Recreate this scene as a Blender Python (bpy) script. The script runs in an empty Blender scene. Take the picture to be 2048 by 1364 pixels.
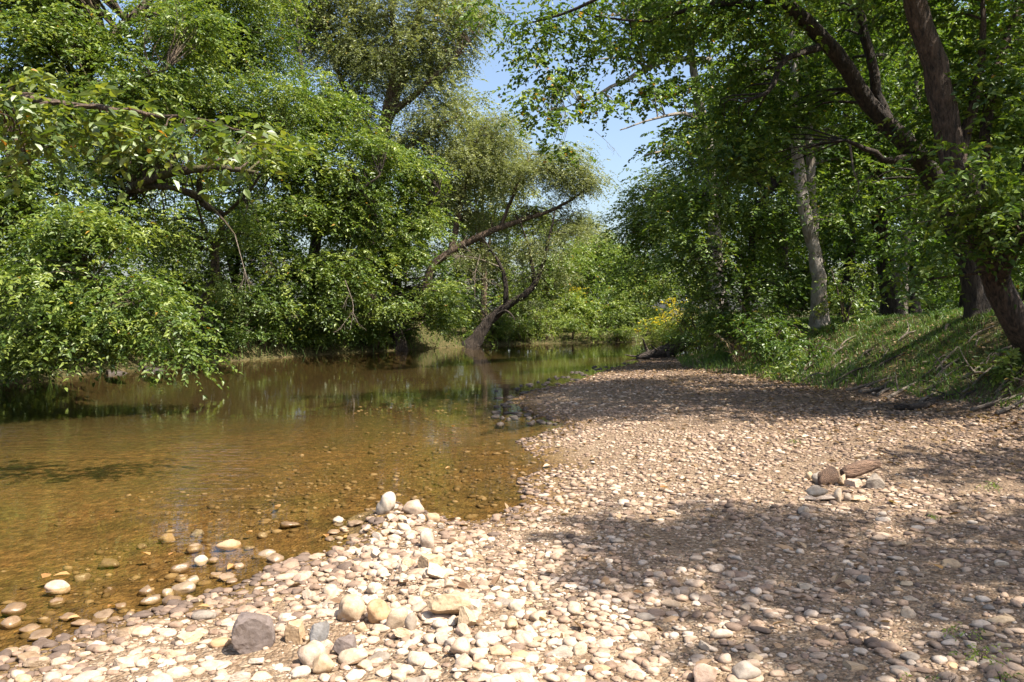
import bpy, bmesh, math, random
import numpy as np
from mathutils import Vector, noise as mnoise

# ------------------------------------------------------------------ camera, sky, sun, exposure
SC = bpy.context.scene
COL = SC.collection
FPX, CX, CY = 1593.0, 1024.0, 682.0           # photo pixels
CAM_Z, PITCH = 1.75, math.atan((682 - 618) / 1593.0)
cam = bpy.data.cameras.new("camera")
cam.lens, cam.sensor_width = 28.0, 36.0
cam.clip_start, cam.clip_end = 0.05, 2000.0
camo = bpy.data.objects.new("camera", cam)
camo.location = (0, 0, CAM_Z)
camo.rotation_euler = (math.pi / 2 - PITCH, 0, 0)
COL.objects.link(camo)
SC.camera = camo

SUN_EL = math.radians(57)
SUN_AZ = math.radians(124)                    # clockwise from +Y: from the right, a little behind the camera
world = bpy.data.worlds.new("World")
SC.world = world
world.use_nodes = True
wn = world.node_tree
sky = wn.nodes.new("ShaderNodeTexSky")
sky.sky_type = 'NISHITA'
sky.sun_disc = False
sky.sun_elevation = SUN_EL
sky.sun_rotation = SUN_AZ
sky.air_density = 1.0
sky.dust_density = 3.0
sky.ozone_density = 1.2
wn.links.new(sky.outputs[0], wn.nodes["Background"].inputs[0])
wn.nodes["Background"].inputs[1].default_value = 0.105

sd = Vector((math.sin(SUN_AZ) * math.cos(SUN_EL), math.cos(SUN_AZ) * math.cos(SUN_EL), math.sin(SUN_EL)))
sl = bpy.data.lights.new("sun", 'SUN')
sl.energy = 5.0
sl.angle = math.radians(0.55)
sl.color = (1.0, 0.925, 0.815)
slo = bpy.data.objects.new("sun", sl)
slo.rotation_euler = sd.to_track_quat('Z', 'Y').to_euler()
slo.location = (30, 5, 40)
COL.objects.link(slo)

SC.view_settings.view_transform = 'Standard'
SC.view_settings.look = 'None'
SC.view_settings.exposure = 1.33
SC.view_settings.gamma = 1.0
SC.render.engine = 'CYCLES'
cy = SC.cycles
cy.max_bounces = 7
cy.diffuse_bounces = 3
cy.glossy_bounces = 3
cy.transmission_bounces = 5
cy.transparent_max_bounces = 12
cy.caustics_reflective = False
cy.caustics_refractive = False
cy.use_denoising = True
cy.sample_clamp_indirect = 6.0

rng = np.random.default_rng(7)
random.seed(7)


# ------------------------------------------------------------------ pixel -> world (real distances)
def ray(px, py):
    u, v = (px - CX) / FPX, (CY - py) / FPX
    c, s = math.cos(PITCH), math.sin(PITCH)
    return np.array([u, c + v * s, -s + v * c])


def P(px, py, y):
    d = ray(px, py)
    return np.array([0, 0, CAM_Z]) + d * (y / d[1])


def G(px, py, z=0.0):
    d = ray(px, py)
    return np.array([0, 0, CAM_Z]) + d * ((z - CAM_Z) / d[2])


# ------------------------------------------------------------------ mesh helpers
def link(name, me, parent=None):
    o = bpy.data.objects.new(name, me)
    COL.objects.link(o)
    if parent is not None:
        o.parent = parent
    return o


def tag(o, label=None, cat=None, group=None, kind=None):
    if label: o["label"] = label
    if cat: o["category"] = cat
    if group: o["group"] = group
    if kind: o["kind"] = kind
    return o


def empty(name, loc, label, cat, group=None):
    o = bpy.data.objects.new(name, None)
    o.empty_display_size = 0.2
    COL.objects.link(o)
    o.location = loc
    return tag(o, label, cat, group)


def mesh_np(name, verts, faces, mat, smooth=False, attrs=None, origin=None):
    """verts (N,3); faces: list of (F,k) int arrays; attrs {name:(domain, array)}"""
    if not isinstance(faces, (list, tuple)):
        faces = [faces]
    faces = [f for f in faces if len(f)]
    v = np.asarray(verts, dtype=np.float32)
    if origin is not None:
        v = v - np.asarray(origin, dtype=np.float32)
    me = bpy.data.meshes.new(name)
    me.vertices.add(len(v))
    me.vertices.foreach_set("co", v.ravel())
    loops = np.concatenate([f.ravel() for f in faces]).astype(np.int32)
    tot = np.concatenate([np.full(len(f), f.shape[1], np.int32) for f in faces])
    start = np.concatenate([[0], np.cumsum(tot)[:-1]]).astype(np.int32)
    me.loops.add(len(loops))
    me.loops.foreach_set("vertex_index", loops)
    me.polygons.add(len(tot))
    me.polygons.foreach_set("loop_start", start)
    if smooth:
        me.polygons.foreach_set("use_smooth", np.ones(len(tot), dtype=bool))
    else:
        me.polygons.foreach_set("use_smooth", np.zeros(len(tot), dtype=bool))
    if attrs:
        for an, (dom, arr) in attrs.items():
            a = me.attributes.new(an, 'FLOAT', dom)
            a.data.foreach_set("value", np.asarray(arr, dtype=np.float32))
    me.materials.append(mat)
    me.update(calc_edges=True)
    return me


class Acc:
    """accumulates geometry for one mesh"""
    def __init__(self):
        self.v, self.f, self.n = [], {}, 0

    def add(self, v, f):
        v = np.asarray(v, dtype=np.float32).reshape(-1, 3)
        f = np.asarray(f, dtype=np.int64)
        self.f.setdefault(f.shape[1], []).append(f + self.n)
        self.v.append(v)
        self.n += len(v)

    def mesh(self, name, mat, smooth=True, origin=None):
        return mesh_np(name, np.concatenate(self.v), [np.concatenate(x) for x in self.f.values()], mat, smooth, None, origin)


def spline(pts, n):
    """Catmull-Rom resample of rows (any width)"""
    p = np.asarray(pts, float)
    if len(p) == 2:
        t = np.linspace(0, 1, n)[:, None]
        return p[0] * (1 - t) + p[1] * t
    q = np.vstack([2 * p[0] - p[1], p, 2 * p[-1] - p[-2]])
    m = len(p) - 1
    tt = np.linspace(0, m - 1e-6, n)
    i = tt.astype(int)
    t = (tt - i)[:, None]
    a, b, c, d = q[i], q[i + 1], q[i + 2], q[i + 3]
    return 0.5 * ((2 * b) + (c - a) * t + (2 * a - 5 * b + 4 * c - d) * t ** 2 + (3 * b - a - 3 * c + d) * t ** 3)


def tube(acc, path, rad, sides=8, rough=0.0, cap=True):
    path = np.asarray(path, float)
    rad = np.asarray(rad, float)
    n = len(path)
    tan = np.gradient(path, axis=0)
    tan /= np.linalg.norm(tan, axis=1)[:, None] + 1e-9
    ref = np.array([0.31, 0.95, 0.05]) if abs(tan[0][2]) > 0.6 else np.array([0, 0, 1.0])
    u = np.cross(tan, ref)
    u /= np.linalg.norm(u, axis=1)[:, None] + 1e-9
    w = np.cross(tan, u)
    a = np.linspace(0, 2 * math.pi, sides, endpoint=False)
    rr = rad[:, None] * np.ones((1, sides))
    if rough:
        ph = rng.uniform(0, 6.28, 3)
        s = np.arange(n)[:, None]
        rr = rr * (1 + rough * (np.sin(2 * a + ph[0] + s * 0.35) * 0.5 + np.sin(3 * a + ph[1] - s * 0.22) * 0.4
                                + rng.normal(0, 0.10, (n, sides)) + np.cumsum(rng.normal(0, 0.16, (n, sides)), 0) / np.sqrt(np.arange(1, n + 1))[:, None]))
    v = path[:, None, :] + rr[..., None] * (np.cos(a)[None, :, None] * u[:, None, :] + np.sin(a)[None, :, None] * w[:, None, :])
    i = np.arange(n - 1)[:, None] * sides
    j = np.arange(sides)[None, :]
    k = (j + 1) % sides
    f = np.stack([i + j, i + k, i + sides + k, i + sides + j], -1).reshape(-1, 4)
    v = v.reshape(-1, 3)
    if cap:
        c = np.stack([path[-1] + tan[-1] * rad[-1] * 0.4, path[0] - tan[0] * rad[0] * 0.4])
        nv = len(v)
        acc.add(np.vstack([v, c]), f)
        base = acc.n - nv - 2
        l = (n - 1) * sides
        t1 = np.stack([l + np.arange(sides), l + (np.arange(sides) + 1) % sides, np.full(sides, nv)], -1)
        t2 = np.stack([(np.arange(sides) + 1) % sides, np.arange(sides), np.full(sides, nv + 1)], -1)
        acc.f.setdefault(3, []).append(np.vstack([t1, t2]) + base)
    else:
        acc.add(v, f)


# ------------------------------------------------------------------ materials
class NT:
    def __init__(self, name):
        self.m = bpy.data.materials.new(name)
        self.m.use_nodes = True
        self.t = self.m.node_tree
        self.t.nodes.clear()
        self.out = self.t.nodes.new("ShaderNodeOutputMaterial")

    def n(self, typ, **kw):
        nd = self.t.nodes.new("ShaderNode" + typ)
        for k, v in kw.items():
            if k.startswith("i_"):
                key = k[2:]
                key = int(key) if key.isdigit() else key.replace("_", " ")
                if isinstance(v, bpy.types.NodeSocket):
                    self.t.links.new(v, nd.inputs[key])
                else:
                    nd.inputs[key].default_value = v
            else:
                setattr(nd, k, v)
        return nd

    def ramp(self, fac, stops, interp='LINEAR'):
        r = self.n("ValToRGB")
        cr = r.color_ramp
        cr.interpolation = interp
        while len(cr.elements) > 1:
            cr.elements.remove(cr.elements[-1])
        cr.elements[0].position = stops[0][0]
        cr.elements[0].color = (*stops[0][1], 1)
        for p, c in stops[1:]:
            e = cr.elements.new(p)
            e.color = (*c, 1)
        self.t.links.new(fac, r.inputs[0])
        return r.outputs[0]

    def mix(self, fac, a, b, blend='MIX'):
        m = self.n("Mix", data_type='RGBA', blend_type=blend)
        for s, v in ((m.inputs[0], fac), (m.inputs[6], a), (m.inputs[7], b)):
            if isinstance(v, bpy.types.NodeSocket):
                self.t.links.new(v, s)
            elif isinstance(v, tuple):
                s.default_value = (*v, 1) if len(v) == 3 else v
            else:
                s.default_value = v
        return m.outputs[2]

    def math(self, op, a, b=0.0, clamp=False):
        m = self.n("Math", operation=op, use_clamp=clamp)
        for i, v in enumerate((a, b)):
            if isinstance(v, bpy.types.NodeSocket):
                self.t.links.new(v, m.inputs[i])
            else:
                m.inputs[i].default_value = v
        return m.outputs[0]

    def link(self, a, b):
        self.t.links.new(a, b)

    def done(self, s):
        self.t.links.new(s, self.out.inputs[0])
        return self.m


def leaf_mat(name, dark, mid, light, odd=None, trans=0.44, gloss=0.035, rough=0.45):
    k = NT(name)
    tone = k.n("Attribute", attribute_name="tone").outputs["Fac"]
    if name.startswith("leaf_"):
        dark, mid, light = [tuple(min(0.55, q * 1.3) for q in c_) for c_ in (dark, mid, light)]
    stops = [(0.0, dark), (0.45, mid), (0.93, light)]
    if odd:
        stops += [(0.965, light), (0.985, odd)]
    c = k.ramp(tone, stops)
    tc = k.mix(1.0, c, (1.25, 1.25, 0.55), 'MULTIPLY')
    d = k.n("BsdfDiffuse", i_Color=c)
    t = k.n("BsdfTranslucent", i_Color=tc)
    m = k.n("MixShader", i_0=trans, i_1=d.outputs[0], i_2=t.outputs[0])
    g = k.n("BsdfGlossy", i_Roughness=rough)
    g.inputs["Color"].default_value = (0.9, 0.95, 0.9, 1)
    m2 = k.n("MixShader", i_0=gloss, i_1=m.outputs[0], i_2=g.outputs[0])
    return k.done(m2.outputs[0])


def bark_mat(name, c1, c2, moss=None, patch=None, scale=9.0, stretch=(1, 1, 0.16)):
    k = NT(name)
    co = k.n("TexCoord").outputs["Object"]
    mp = k.n("Mapping", i_Vector=co)
    mp.inputs["Scale"].default_value = stretch
    n1 = k.n("TexNoise", i_Vector=mp.outputs[0], i_Scale=scale * 1.5, i_Detail=7.0, i_Roughness=0.68, i_Distortion=0.35)
    n3 = k.n("TexNoise", i_Vector=mp.outputs[0], i_Scale=scale * 3.6, i_Detail=4.0, i_Roughness=0.6)
    f = k.ramp(k.math('ADD', k.math('MULTIPLY', n1.outputs[0], 0.7), k.math('MULTIPLY', n3.outputs[0], 0.3)), [(0.38, (0, 0, 0)), (0.62, (1, 1, 1))])
    c = k.ramp(f, [(0.05, c1), (0.9, c2)])
    big = k.n("TexNoise", i_Vector=co, i_Scale=2.3, i_Detail=3.0)
    if moss:
        mf = k.ramp(big.outputs[0], [(0.48, (0, 0, 0)), (0.62, (1, 1, 1))])
        c = k.mix(mf, c, moss)
    if patch:
        pf = k.ramp(big.outputs[0], [(0.46, (0, 0, 0)), (0.52, (1, 1, 1))])
        c = k.mix(pf, c, patch)
    bp = k.n("Bump", i_Strength=1.0, i_Distance=0.06, i_Height=f)
    b = k.n("BsdfPrincipled", i_Roughness=0.9)
    k.link(c, b.inputs["Base Color"])
    k.link(bp.outputs[0], b.inputs["Normal"])
    return k.done(b.outputs[0])


def stone_mat(name, cols, rough=0.75, attr=False, spec=0.3):
    """cols: ramp colours over a per-stone random number"""
    k = NT(name)
    if attr:
        r = k.n("Attribute", attribute_name="tone").outputs["Fac"]
    else:
        r = k.n("ObjectInfo").outputs["Random"]
    co = k.n("NewGeometry").outputs["Position"]
    st = [(i / max(1, len(cols) - 1), c) for i, c in enumerate(cols)]
    c = k.ramp(r, st)
    n1 = k.n("TexNoise", i_Vector=co, i_Scale=22.0, i_Detail=5.0, i_Roughness=0.6)
    n2 = k.n("TexNoise", i_Vector=co, i_Scale=95.0, i_Detail=3.0, i_Roughness=0.7)
    v1 = k.ramp(n1.outputs[0], [(0.30, (0.62, 0.55, 0.46)), (0.55, (1, 1, 1)), (0.75, (1.12, 1.08, 1.0))])
    v2 = k.ramp(n2.outputs[0], [(0.30, (0.72, 0.70, 0.66)), (0.5, (1, 1, 1))])
    c = k.mix(0.8, c, v1, 'MULTIPLY')
    c = k.mix(0.7, c, v2, 'MULTIPLY')
    h = k.math('ADD', n1.outputs[0], k.math('MULTIPLY', n2.outputs[0], 0.4))
    bp = k.n("Bump", i_Strength=0.35, i_Distance=0.012, i_Height=h)
    b = k.n("BsdfPrincipled", i_Roughness=rough)
    b.inputs["Specular IOR Level"].default_value = spec
    k.link(c, b.inputs["Base Color"])
    k.link(bp.outputs[0], b.inputs["Normal"])
    return k.done(b.outputs[0])


M_LEAF_A = leaf_mat("leaf_bright", (0.040, 0.074, 0.013), (0.088, 0.136, 0.023), (0.195, 0.235, 0.046), (0.42, 0.24, 0.03))
M_LEAF_B = leaf_mat("leaf_deep", (0.030, 0.062, 0.010), (0.066, 0.118, 0.017), (0.14, 0.185, 0.03), (0.33, 0.22, 0.03))
M_LEAF_S = leaf_mat("leaf_silver", (0.10, 0.122, 0.048), (0.165, 0.185, 0.078), (0.24, 0.26, 0.12), (0.33, 0.24, 0.07), trans=0.42, gloss=0.03)
M_LEAF_Y = leaf_mat("leaf_yellow", (0.06, 0.10, 0.018), (0.115, 0.172, 0.03), (0.205, 0.24, 0.05), (0.45, 0.22, 0.03), trans=0.45)
M_LEAF_N = leaf_mat("leaf_near", (0.04, 0.07, 0.014), (0.085, 0.125, 0.02), (0.18, 0.20, 0.035), (0.45, 0.20, 0.035), trans=0.45, gloss=0.05)
M_GRASS = leaf_mat("grass_blade", (0.045, 0.10, 0.014), (0.09, 0.175, 0.022), (0.17, 0.25, 0.04), (0.28, 0.22, 0.08), trans=0.4, gloss=0.04)
M_LITTER = leaf_mat("dead_leaf", (0.12, 0.065, 0.035), (0.24, 0.15, 0.085), (0.38, 0.27, 0.16), None, trans=0.2, gloss=0.04)
M_FLOWER = leaf_mat("yellow_flower", (0.50, 0.38, 0.01), (0.62, 0.50, 0.015), (0.70, 0.60, 0.03), None, trans=0.3, gloss=0.03)
M_ORANGE = leaf_mat("orange_leaf", (0.26, 0.12, 0.04), (0.36, 0.18, 0.06), (0.45, 0.28, 0.10), None, trans=0.3, gloss=0.06)

M_BARK_D = bark_mat("bark_dark", (0.014, 0.010, 0.008), (0.085, 0.062, 0.045))
M_BARK_M = bark_mat("bark_mossy", (0.03, 0.022, 0.013), (0.17, 0.125, 0.08), moss=(0.10, 0.095, 0.025))
M_BARK_B = bark_mat("bark_brown", (0.035, 0.022, 0.014), (0.22, 0.15, 0.10))
M_BARK_O = bark_mat("bark_rough", (0.018, 0.012, 0.008), (0.15, 0.10, 0.07), scale=11.0)
M_BARK_P = bark_mat("bark_pale", (0.13, 0.105, 0.08), (0.33, 0.28, 0.225), patch=(0.31, 0.275, 0.235), scale=5.0)
M_DRIFT = bark_mat("driftwood_grey", (0.13, 0.10, 0.075), (0.40, 0.33, 0.26), scale=14.0, stretch=(0.25, 0.7, 1))
M_LOG = bark_mat("log_dark", (0.02, 0.016, 0.012), (0.13, 0.10, 0.08), scale=8.0, stretch=(0.25, 0.7, 1))
M_REDWOOD = bark_mat("log_red_brown", (0.12, 0.07, 0.045), (0.42, 0.26, 0.17), scale=16.0, stretch=(0.18, 0.8, 1))
M_TWIG = bark_mat("twig_bare", (0.16, 0.12, 0.085), (0.36, 0.30, 0.23), scale=20.0)

CREAM = [(0.38, 0.30, 0.215), (0.46, 0.375, 0.28), (0.42, 0.31, 0.205), (0.49, 0.415, 0.325), (0.34, 0.285, 0.235), (0.45, 0.34, 0.25), (0.40, 0.29, 0.22)]
TAN = [(0.40, 0.29, 0.18), (0.45, 0.34, 0.22), (0.36, 0.25, 0.15), (0.42, 0.27, 0.15), (0.46, 0.37, 0.25)]
GREYB = [(0.25, 0.21, 0.17), (0.30, 0.255, 0.21), (0.22, 0.185, 0.15), (0.33, 0.27, 0.21)]
M_CREAM = stone_mat("stone_cream", CREAM)
M_TAN = stone_mat("stone_tan", TAN)
M_GREYB = stone_mat("stone_greybrown", GREYB)
M_DARK = stone_mat("stone_dark", [(0.14, 0.112, 0.10), (0.18, 0.145, 0.13)])
M_GREY = stone_mat("stone_grey", [(0.30, 0.29, 0.28), (0.34, 0.33, 0.315)])
M_OCHRE = stone_mat("stone_ochre", [(0.36, 0.22, 0.07), (0.40, 0.26, 0.09)])
M_WET = stone_mat("stone_wet", [(0.15, 0.095, 0.05), (0.22, 0.145, 0.082), (0.28, 0.20, 0.13), (0.18, 0.12, 0.07), (0.33, 0.25, 0.17)], rough=0.38, spec=0.5)
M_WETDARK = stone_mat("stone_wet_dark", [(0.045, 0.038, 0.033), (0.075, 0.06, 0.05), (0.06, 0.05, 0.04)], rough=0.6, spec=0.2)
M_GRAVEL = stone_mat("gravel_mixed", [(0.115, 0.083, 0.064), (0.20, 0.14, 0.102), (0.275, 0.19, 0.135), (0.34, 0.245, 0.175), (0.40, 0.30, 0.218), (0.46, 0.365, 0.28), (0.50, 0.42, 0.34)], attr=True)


# ------------------------------------------------------------------ terrain
def gp(lst, z=0.0):
    return [tuple(G(a, b, z)[:2]) for a, b in lst]


R_LINE = [(-10, -40), (-7.5, -8), (-4.9, 0.6), (-3.4, 3.0)] + gp([
    (0, 1318), (150, 1262), (300, 1222), (450, 1180), (560, 1125), (690, 1092), (735, 1055), (752, 1012), (795, 1000),
    (870, 1035), (960, 1042), (1045, 1010), (1035, 960), (1095, 935), (1060, 905), (1030, 885), (1100, 862), (1130, 850),
    (1050, 822), (1015, 802), (1060, 782), (1150, 762), (1205, 742), (1262, 728), (1300, 718)]) + [(6.6, 31.0), (9.5, 34.5), (17, 38.0), (60, 47)]
L_LINE = [(-18, -40), (-14, 0), (-12.6, 10)] + gp([
    (0, 770), (200, 746), (400, 727), (560, 716), (700, 706), (850, 698), (940, 693), (1060, 687.5), (1180, 685.5), (1300, 684)]) + [(20, 47.5), (60, 57)]
TOE = [(7.9, -40), (7.6, 6), (7.2, 9)] + gp([(2048, 832), (1800, 800), (1650, 768), (1500, 742), (1420, 731), (1385, 724)], 0.27) + [(6.0, 28), (8.6, 31.5), (14, 34.5), (60, 43)]
RIDGE = gp([(772, 1010), (790, 1055), (800, 1110), (830, 1165), (880, 1225), (930, 1300), (965, 1380)], 0.12)
RIDGE2 = gp([(600, 1245), (700, 1225), (800, 1235), (900, 1215)], 0.12)


def seg_dist(x, y, line):
    best = np.full(x.shape, 1e9)
    for (ax, ay), (bx, by) in zip(line[:-1], line[1:]):
        dx, dy = bx - ax, by - ay
        t = np.clip(((x - ax) * dx + (y - ay) * dy) / (dx * dx + dy * dy + 1e-12), 0, 1)
        best = np.minimum(best, np.hypot(x - ax - t * dx, y - ay - t * dy))
    return best


def inside(x, y, poly):
    r = np.zeros(x.shape, bool)
    n = len(poly)
    for i in range(n):
        (ax, ay), (bx, by) = poly[i], poly[(i + 1) % n]
        if ay == by:
            continue
        c = ((ay > y) != (by > y)) & (x < (bx - ax) * (y - ay) / (by - ay) + ax)
        r ^= c
    return r


RIVER = R_LINE + L_LINE[::-1]
RIGHT = TOE + [(400, 43), (400, -40)]


def wob(x, y, f, s=0.0):
    return (np.sin(x * f + 1.3 + s) * np.cos(y * f * 0.83 + 0.7 * s) + 0.6 * np.sin(x * f * 1.9 - y * f * 1.4 + 2.1 + s)
            + 0.4 * np.sin(x * f * 3.1 + y * f * 2.7 + s * 1.7)) / 2.0


def sstep(t):
    t = np.clip(t, 0, 1)
    return t * t * (3 - 2 * t)


def terrain(x, y):
    x = np.asarray(x, float)
    y = np.asarray(y, float)
    w = inside(x, y, RIVER)
    dR, dL = seg_dist(x, y, R_LINE), seg_dist(x, y, L_LINE)
    tin = inside(x, y, RIGHT)
    dT = seg_dist(x, y, TOE) * np.where(tin, 1, -1)
    right = dR < dL
    # bed
    bed = -np.minimum(np.minimum(0.012 + 0.055 * dR, 0.05 + 0.45 * dL), 0.6) + 0.02 * wob(x, y, 1.7)
    bed = np.minimum(bed, -0.012)
    # gravel bar
    bar = 0.30 * (1 - np.exp(-dR * 0.20)) + 0.018 * wob(x, y, 1.3) * np.minimum(dR, 1) + 0.01 * wob(x, y, 4.1, 1.0) * np.minimum(dR * 2, 1)
    bank = (1.22 + 0.38 * sstep((20 - y) / 6)) * sstep((dT + 0.15) / 3.3) + 0.24 * np.clip((dT - 3.0) / 14, 0, 1) + 0.05 * wob(x, y, 1.1, 3.0) * sstep(dT / 2)
    bar = bar + np.where(dT > -0.15, bank, 0)
    lb = (1.15 - 0.75 * sstep((y - 36) / 5)) * sstep(dL / 2.0) + 0.25 * np.clip(dL / 12, 0, 1) + 0.10 * wob(x, y, 1.2, 5.0) * sstep(dL / 1.0)
    z = np.where(w, bed, np.where(right, bar, lb))
    rd = np.minimum(seg_dist(x, y, RIDGE), seg_dist(x, y, RIDGE2) * 1.1)
    z = z + 0.055 * np.exp(-(rd / 0.26) ** 2)
    return z, dict(w=w, dR=dR, dL=dL, dT=dT, right=right)


def gz(x, y):
    return float(terrain(np.array([x]), np.array([y]))[0][0])


def axis(segs):
    out = []
    for a, b, s in segs:
        out += list(np.arange(a, b, s))
    return np.array(out + [segs[-1][1]])


gx = axis([(-400, -60, 34), (-60, -20, 2.5), (-20, -6, 0.35), (-6, 10, 0.11), (10, 22, 0.4), (22, 60, 2.5), (60, 400, 34)])
gy = axis([(-60, -4, 3), (-4, 2, 0.4), (2, 10, 0.09), (10, 26, 0.17), (26, 50, 0.45), (50, 100, 3), (100, 700, 50)])
X, Y = np.meshgrid(gx, gy)
Z, D = terrain(X.ravel(), Y.ravel())
nx, ny = len(gx), len(gy)
ii = (np.arange(ny - 1)[:, None] * nx + np.arange(nx - 1)[None, :]).ravel()
gf = np.stack([ii, ii + 1, ii + nx + 1, ii + nx], -1)
grassy = np.where(D['w'], 0, np.where(D['right'], sstep((D['dT'] - 0.1) / 1.0), 1.0))
wetm = np.where(D['w'], 1.0, sstep(1.15 - D['dR'] / 0.6 + 0.25 * wob(X.ravel(), Y.ravel(), 3.0)) * D['right'])
litter = np.where(D['right'], np.clip((D['dT'] + 6.5) / 6.0, 0, 1), 0)
silt = np.where(D['w'], np.maximum(sstep(1.15 - D['dL'] / 6.5), sstep((Y.ravel() - 10.0) / 6)), 0)  # overhang shade and dark reflections painted into the bed, left side and far reach


def ground_material():
    k = NT("ground_gravel_and_soil")
    co = k.n("NewGeometry").outputs["Position"]
    ga = k.n("Attribute", attribute_name="grassy").outputs["Fac"]
    we = k.n("Attribute", attribute_name="wet").outputs["Fac"]
    li = k.n("Attribute", attribute_name="litter").outputs["Fac"]
    vo = k.n("TexVoronoi", i_Vector=co, i_Scale=30.0)
    vo2 = k.n("TexVoronoi", i_Vector=co, i_Scale=62.0)
    n1 = k.n("TexNoise", i_Vector=co, i_Scale=1.1, i_Detail=5.0)
    n2 = k.n("TexNoise", i_Vector=co, i_Scale=11.0, i_Detail=5.0)
    sep = k.n("SeparateColor", i_Color=vo.outputs["Color"])
    sep2 = k.n("SeparateColor", i_Color=vo2.outputs["Color"])
    peb = k.ramp(sep.outputs[0], [(0, (0.10, 0.066, 0.04)), (0.35, (0.17, 0.115, 0.07)), (0.7, (0.26, 0.185, 0.12)), (1, (0.42, 0.33, 0.23))])
    peb2 = k.ramp(sep2.outputs[0], [(0, (0.09, 0.06, 0.036)), (0.5, (0.18, 0.12, 0.075)), (1, (0.34, 0.26, 0.175))])
    dry = k.mix(0.5, peb, peb2)
    dirt = k.ramp(n2.outputs[0], [(0.35, (0.085, 0.056, 0.037)), (0.65, (0.18, 0.12, 0.078))])
    lf = k.math('MULTIPLY', li, 0.75, True)
    dry = k.mix(lf, dry, dirt)
    bedc = k.ramp(n2.outputs[0], [(0.30, (0.085, 0.053, 0.022)), (0.5, (0.150, 0.095, 0.040)), (0.72, (0.235, 0.153, 0.068))])
    bedp = k.ramp(sep.outputs[1], [(0, (0.65, 0.63, 0.6)), (0.6, (0.95, 0.93, 0.9)), (0.93, (1.1, 1.1, 1.0)), (1, (1.7, 1.55, 1.3))])
    bedc = k.mix(0.75, bedc, bedp, 'MULTIPLY')
    bpat = k.ramp(n1.outputs[0], [(0.35, (0.72, 0.78, 0.62)), (0.6, (1.1, 1.0, 0.9))])
    bedc = k.mix(0.8, bedc, bpat, 'MULTIPLY')
    soil = k.ramp(n2.outputs[0], [(0.32, (0.035, 0.036, 0.012)), (0.52, (0.065, 0.062, 0.020)), (0.72, (0.15, 0.105, 0.055))])
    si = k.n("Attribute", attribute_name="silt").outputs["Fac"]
    bed_shade_c = k.ramp(n2.outputs[0], [(0.3, (0.024, 0.019, 0.009)), (0.7, (0.065, 0.045, 0.018))])  # dark bed tone standing in for shade and reflection
    bedc = k.mix(k.math('MULTIPLY', si, 0.93), bedc, bed_shade_c)
    c = k.mix(we, dry, bedc)
    c = k.mix(ga, c, soil)
    h = k.math('ADD', k.math('MULTIPLY', vo.outputs["Distance"], -1.2), k.math('MULTIPLY', vo2.outputs["Distance"], -0.6))
    h = k.math('ADD', h, n2.outputs[0])
    bp = k.n("Bump", i_Strength=0.9, i_Distance=0.02, i_Height=h)
    b = k.n("BsdfPrincipled", i_Roughness=0.9)
    b.inputs["Specular IOR Level"].default_value = 0.2
    k.link(c, b.inputs["Base Color"])
    k.link(bp.outputs[0], b.inputs["Normal"])
    return k.done(b.outputs[0])


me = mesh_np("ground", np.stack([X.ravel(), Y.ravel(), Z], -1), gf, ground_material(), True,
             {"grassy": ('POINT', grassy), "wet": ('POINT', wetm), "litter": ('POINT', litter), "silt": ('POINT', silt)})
tag(link("ground", me), kind="structure")


def water_material():
    k = NT("river_water")
    co = k.n("NewGeometry").outputs["Position"]
    mp = k.n("Mapping", i_Vector=co)
    mp.inputs["Scale"].default_value = (0.8, 2.4, 1)
    n1 = k.n("TexNoise", i_Vector=mp.outputs[0], i_Scale=2.6, i_Detail=3.0, i_Roughness=0.55)
    mp2 = k.n("Mapping", i_Vector=co)
    mp2.inputs["Scale"].default_value = (1.0, 3.2, 1)
    mp2.inputs["Rotation"].default_value = (0, 0, 0.12)
    n2 = k.n("TexNoise", i_Vector=mp2.outputs[0], i_Scale=0.55, i_Detail=2.0)
    big = k.n("TexNoise", i_Vector=co, i_Scale=0.16, i_Detail=2.0)
    sp = k.n("SeparateXYZ", i_Vector=co)
    near = k.math('SUBTRACT', 1.0, k.math('MULTIPLY', k.math('ABSOLUTE', k.math('SUBTRACT', sp.outputs[1], 9.8)), 0.33), True)
    lefty = k.math('MULTIPLY', k.math('SUBTRACT', -1.0, sp.outputs[0]), 0.25, True)
    rip = k.math('MULTIPLY', k.math('MULTIPLY', near, lefty), 20.0)
    amp0 = k.ramp(big.outputs[0], [(0.40, (0.1, 0.1, 0.1)), (0.60, (0.8, 0.8, 0.8))])
    amp = k.math('ADD', amp0, rip)
    h = k.math('ADD', k.math('MULTIPLY', n1.outputs[0], amp), k.math('MULTIPLY', n2.outputs[0], 0.8))
    bp = k.n("Bump", i_Strength=0.10, i_Distance=0.03, i_Height=h)
    fr = k.n("Fresnel", i_IOR=1.33)
    k.link(bp.outputs[0], fr.inputs["Normal"])
    gl = k.n("BsdfGlossy", i_Roughness=0.03)
    gl.inputs["Color"].default_value = (1, 1, 1, 1)
    k.link(bp.outputs[0], gl.inputs["Normal"])
    tr = k.n("BsdfTransparent")
    tr.inputs["Color"].default_value = (0.88, 0.83, 0.68, 1)
    m = k.n("MixShader", i_0=fr.outputs[0], i_1=tr.outputs[0], i_2=gl.outputs[0])
    return k.done(m.outputs[0])


wv = np.array([[-60, -40, 0], [60, -40, 0], [60, 62, 0], [-60, 62, 0]], float)
wxs = np.linspace(-45, 60, 22)
wys = np.linspace(-40, 60, 22)
WX, WY = np.meshgrid(wxs, wys)
wi = (np.arange(21)[:, None] * 22 + np.arange(21)[None, :]).ravel()
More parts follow.
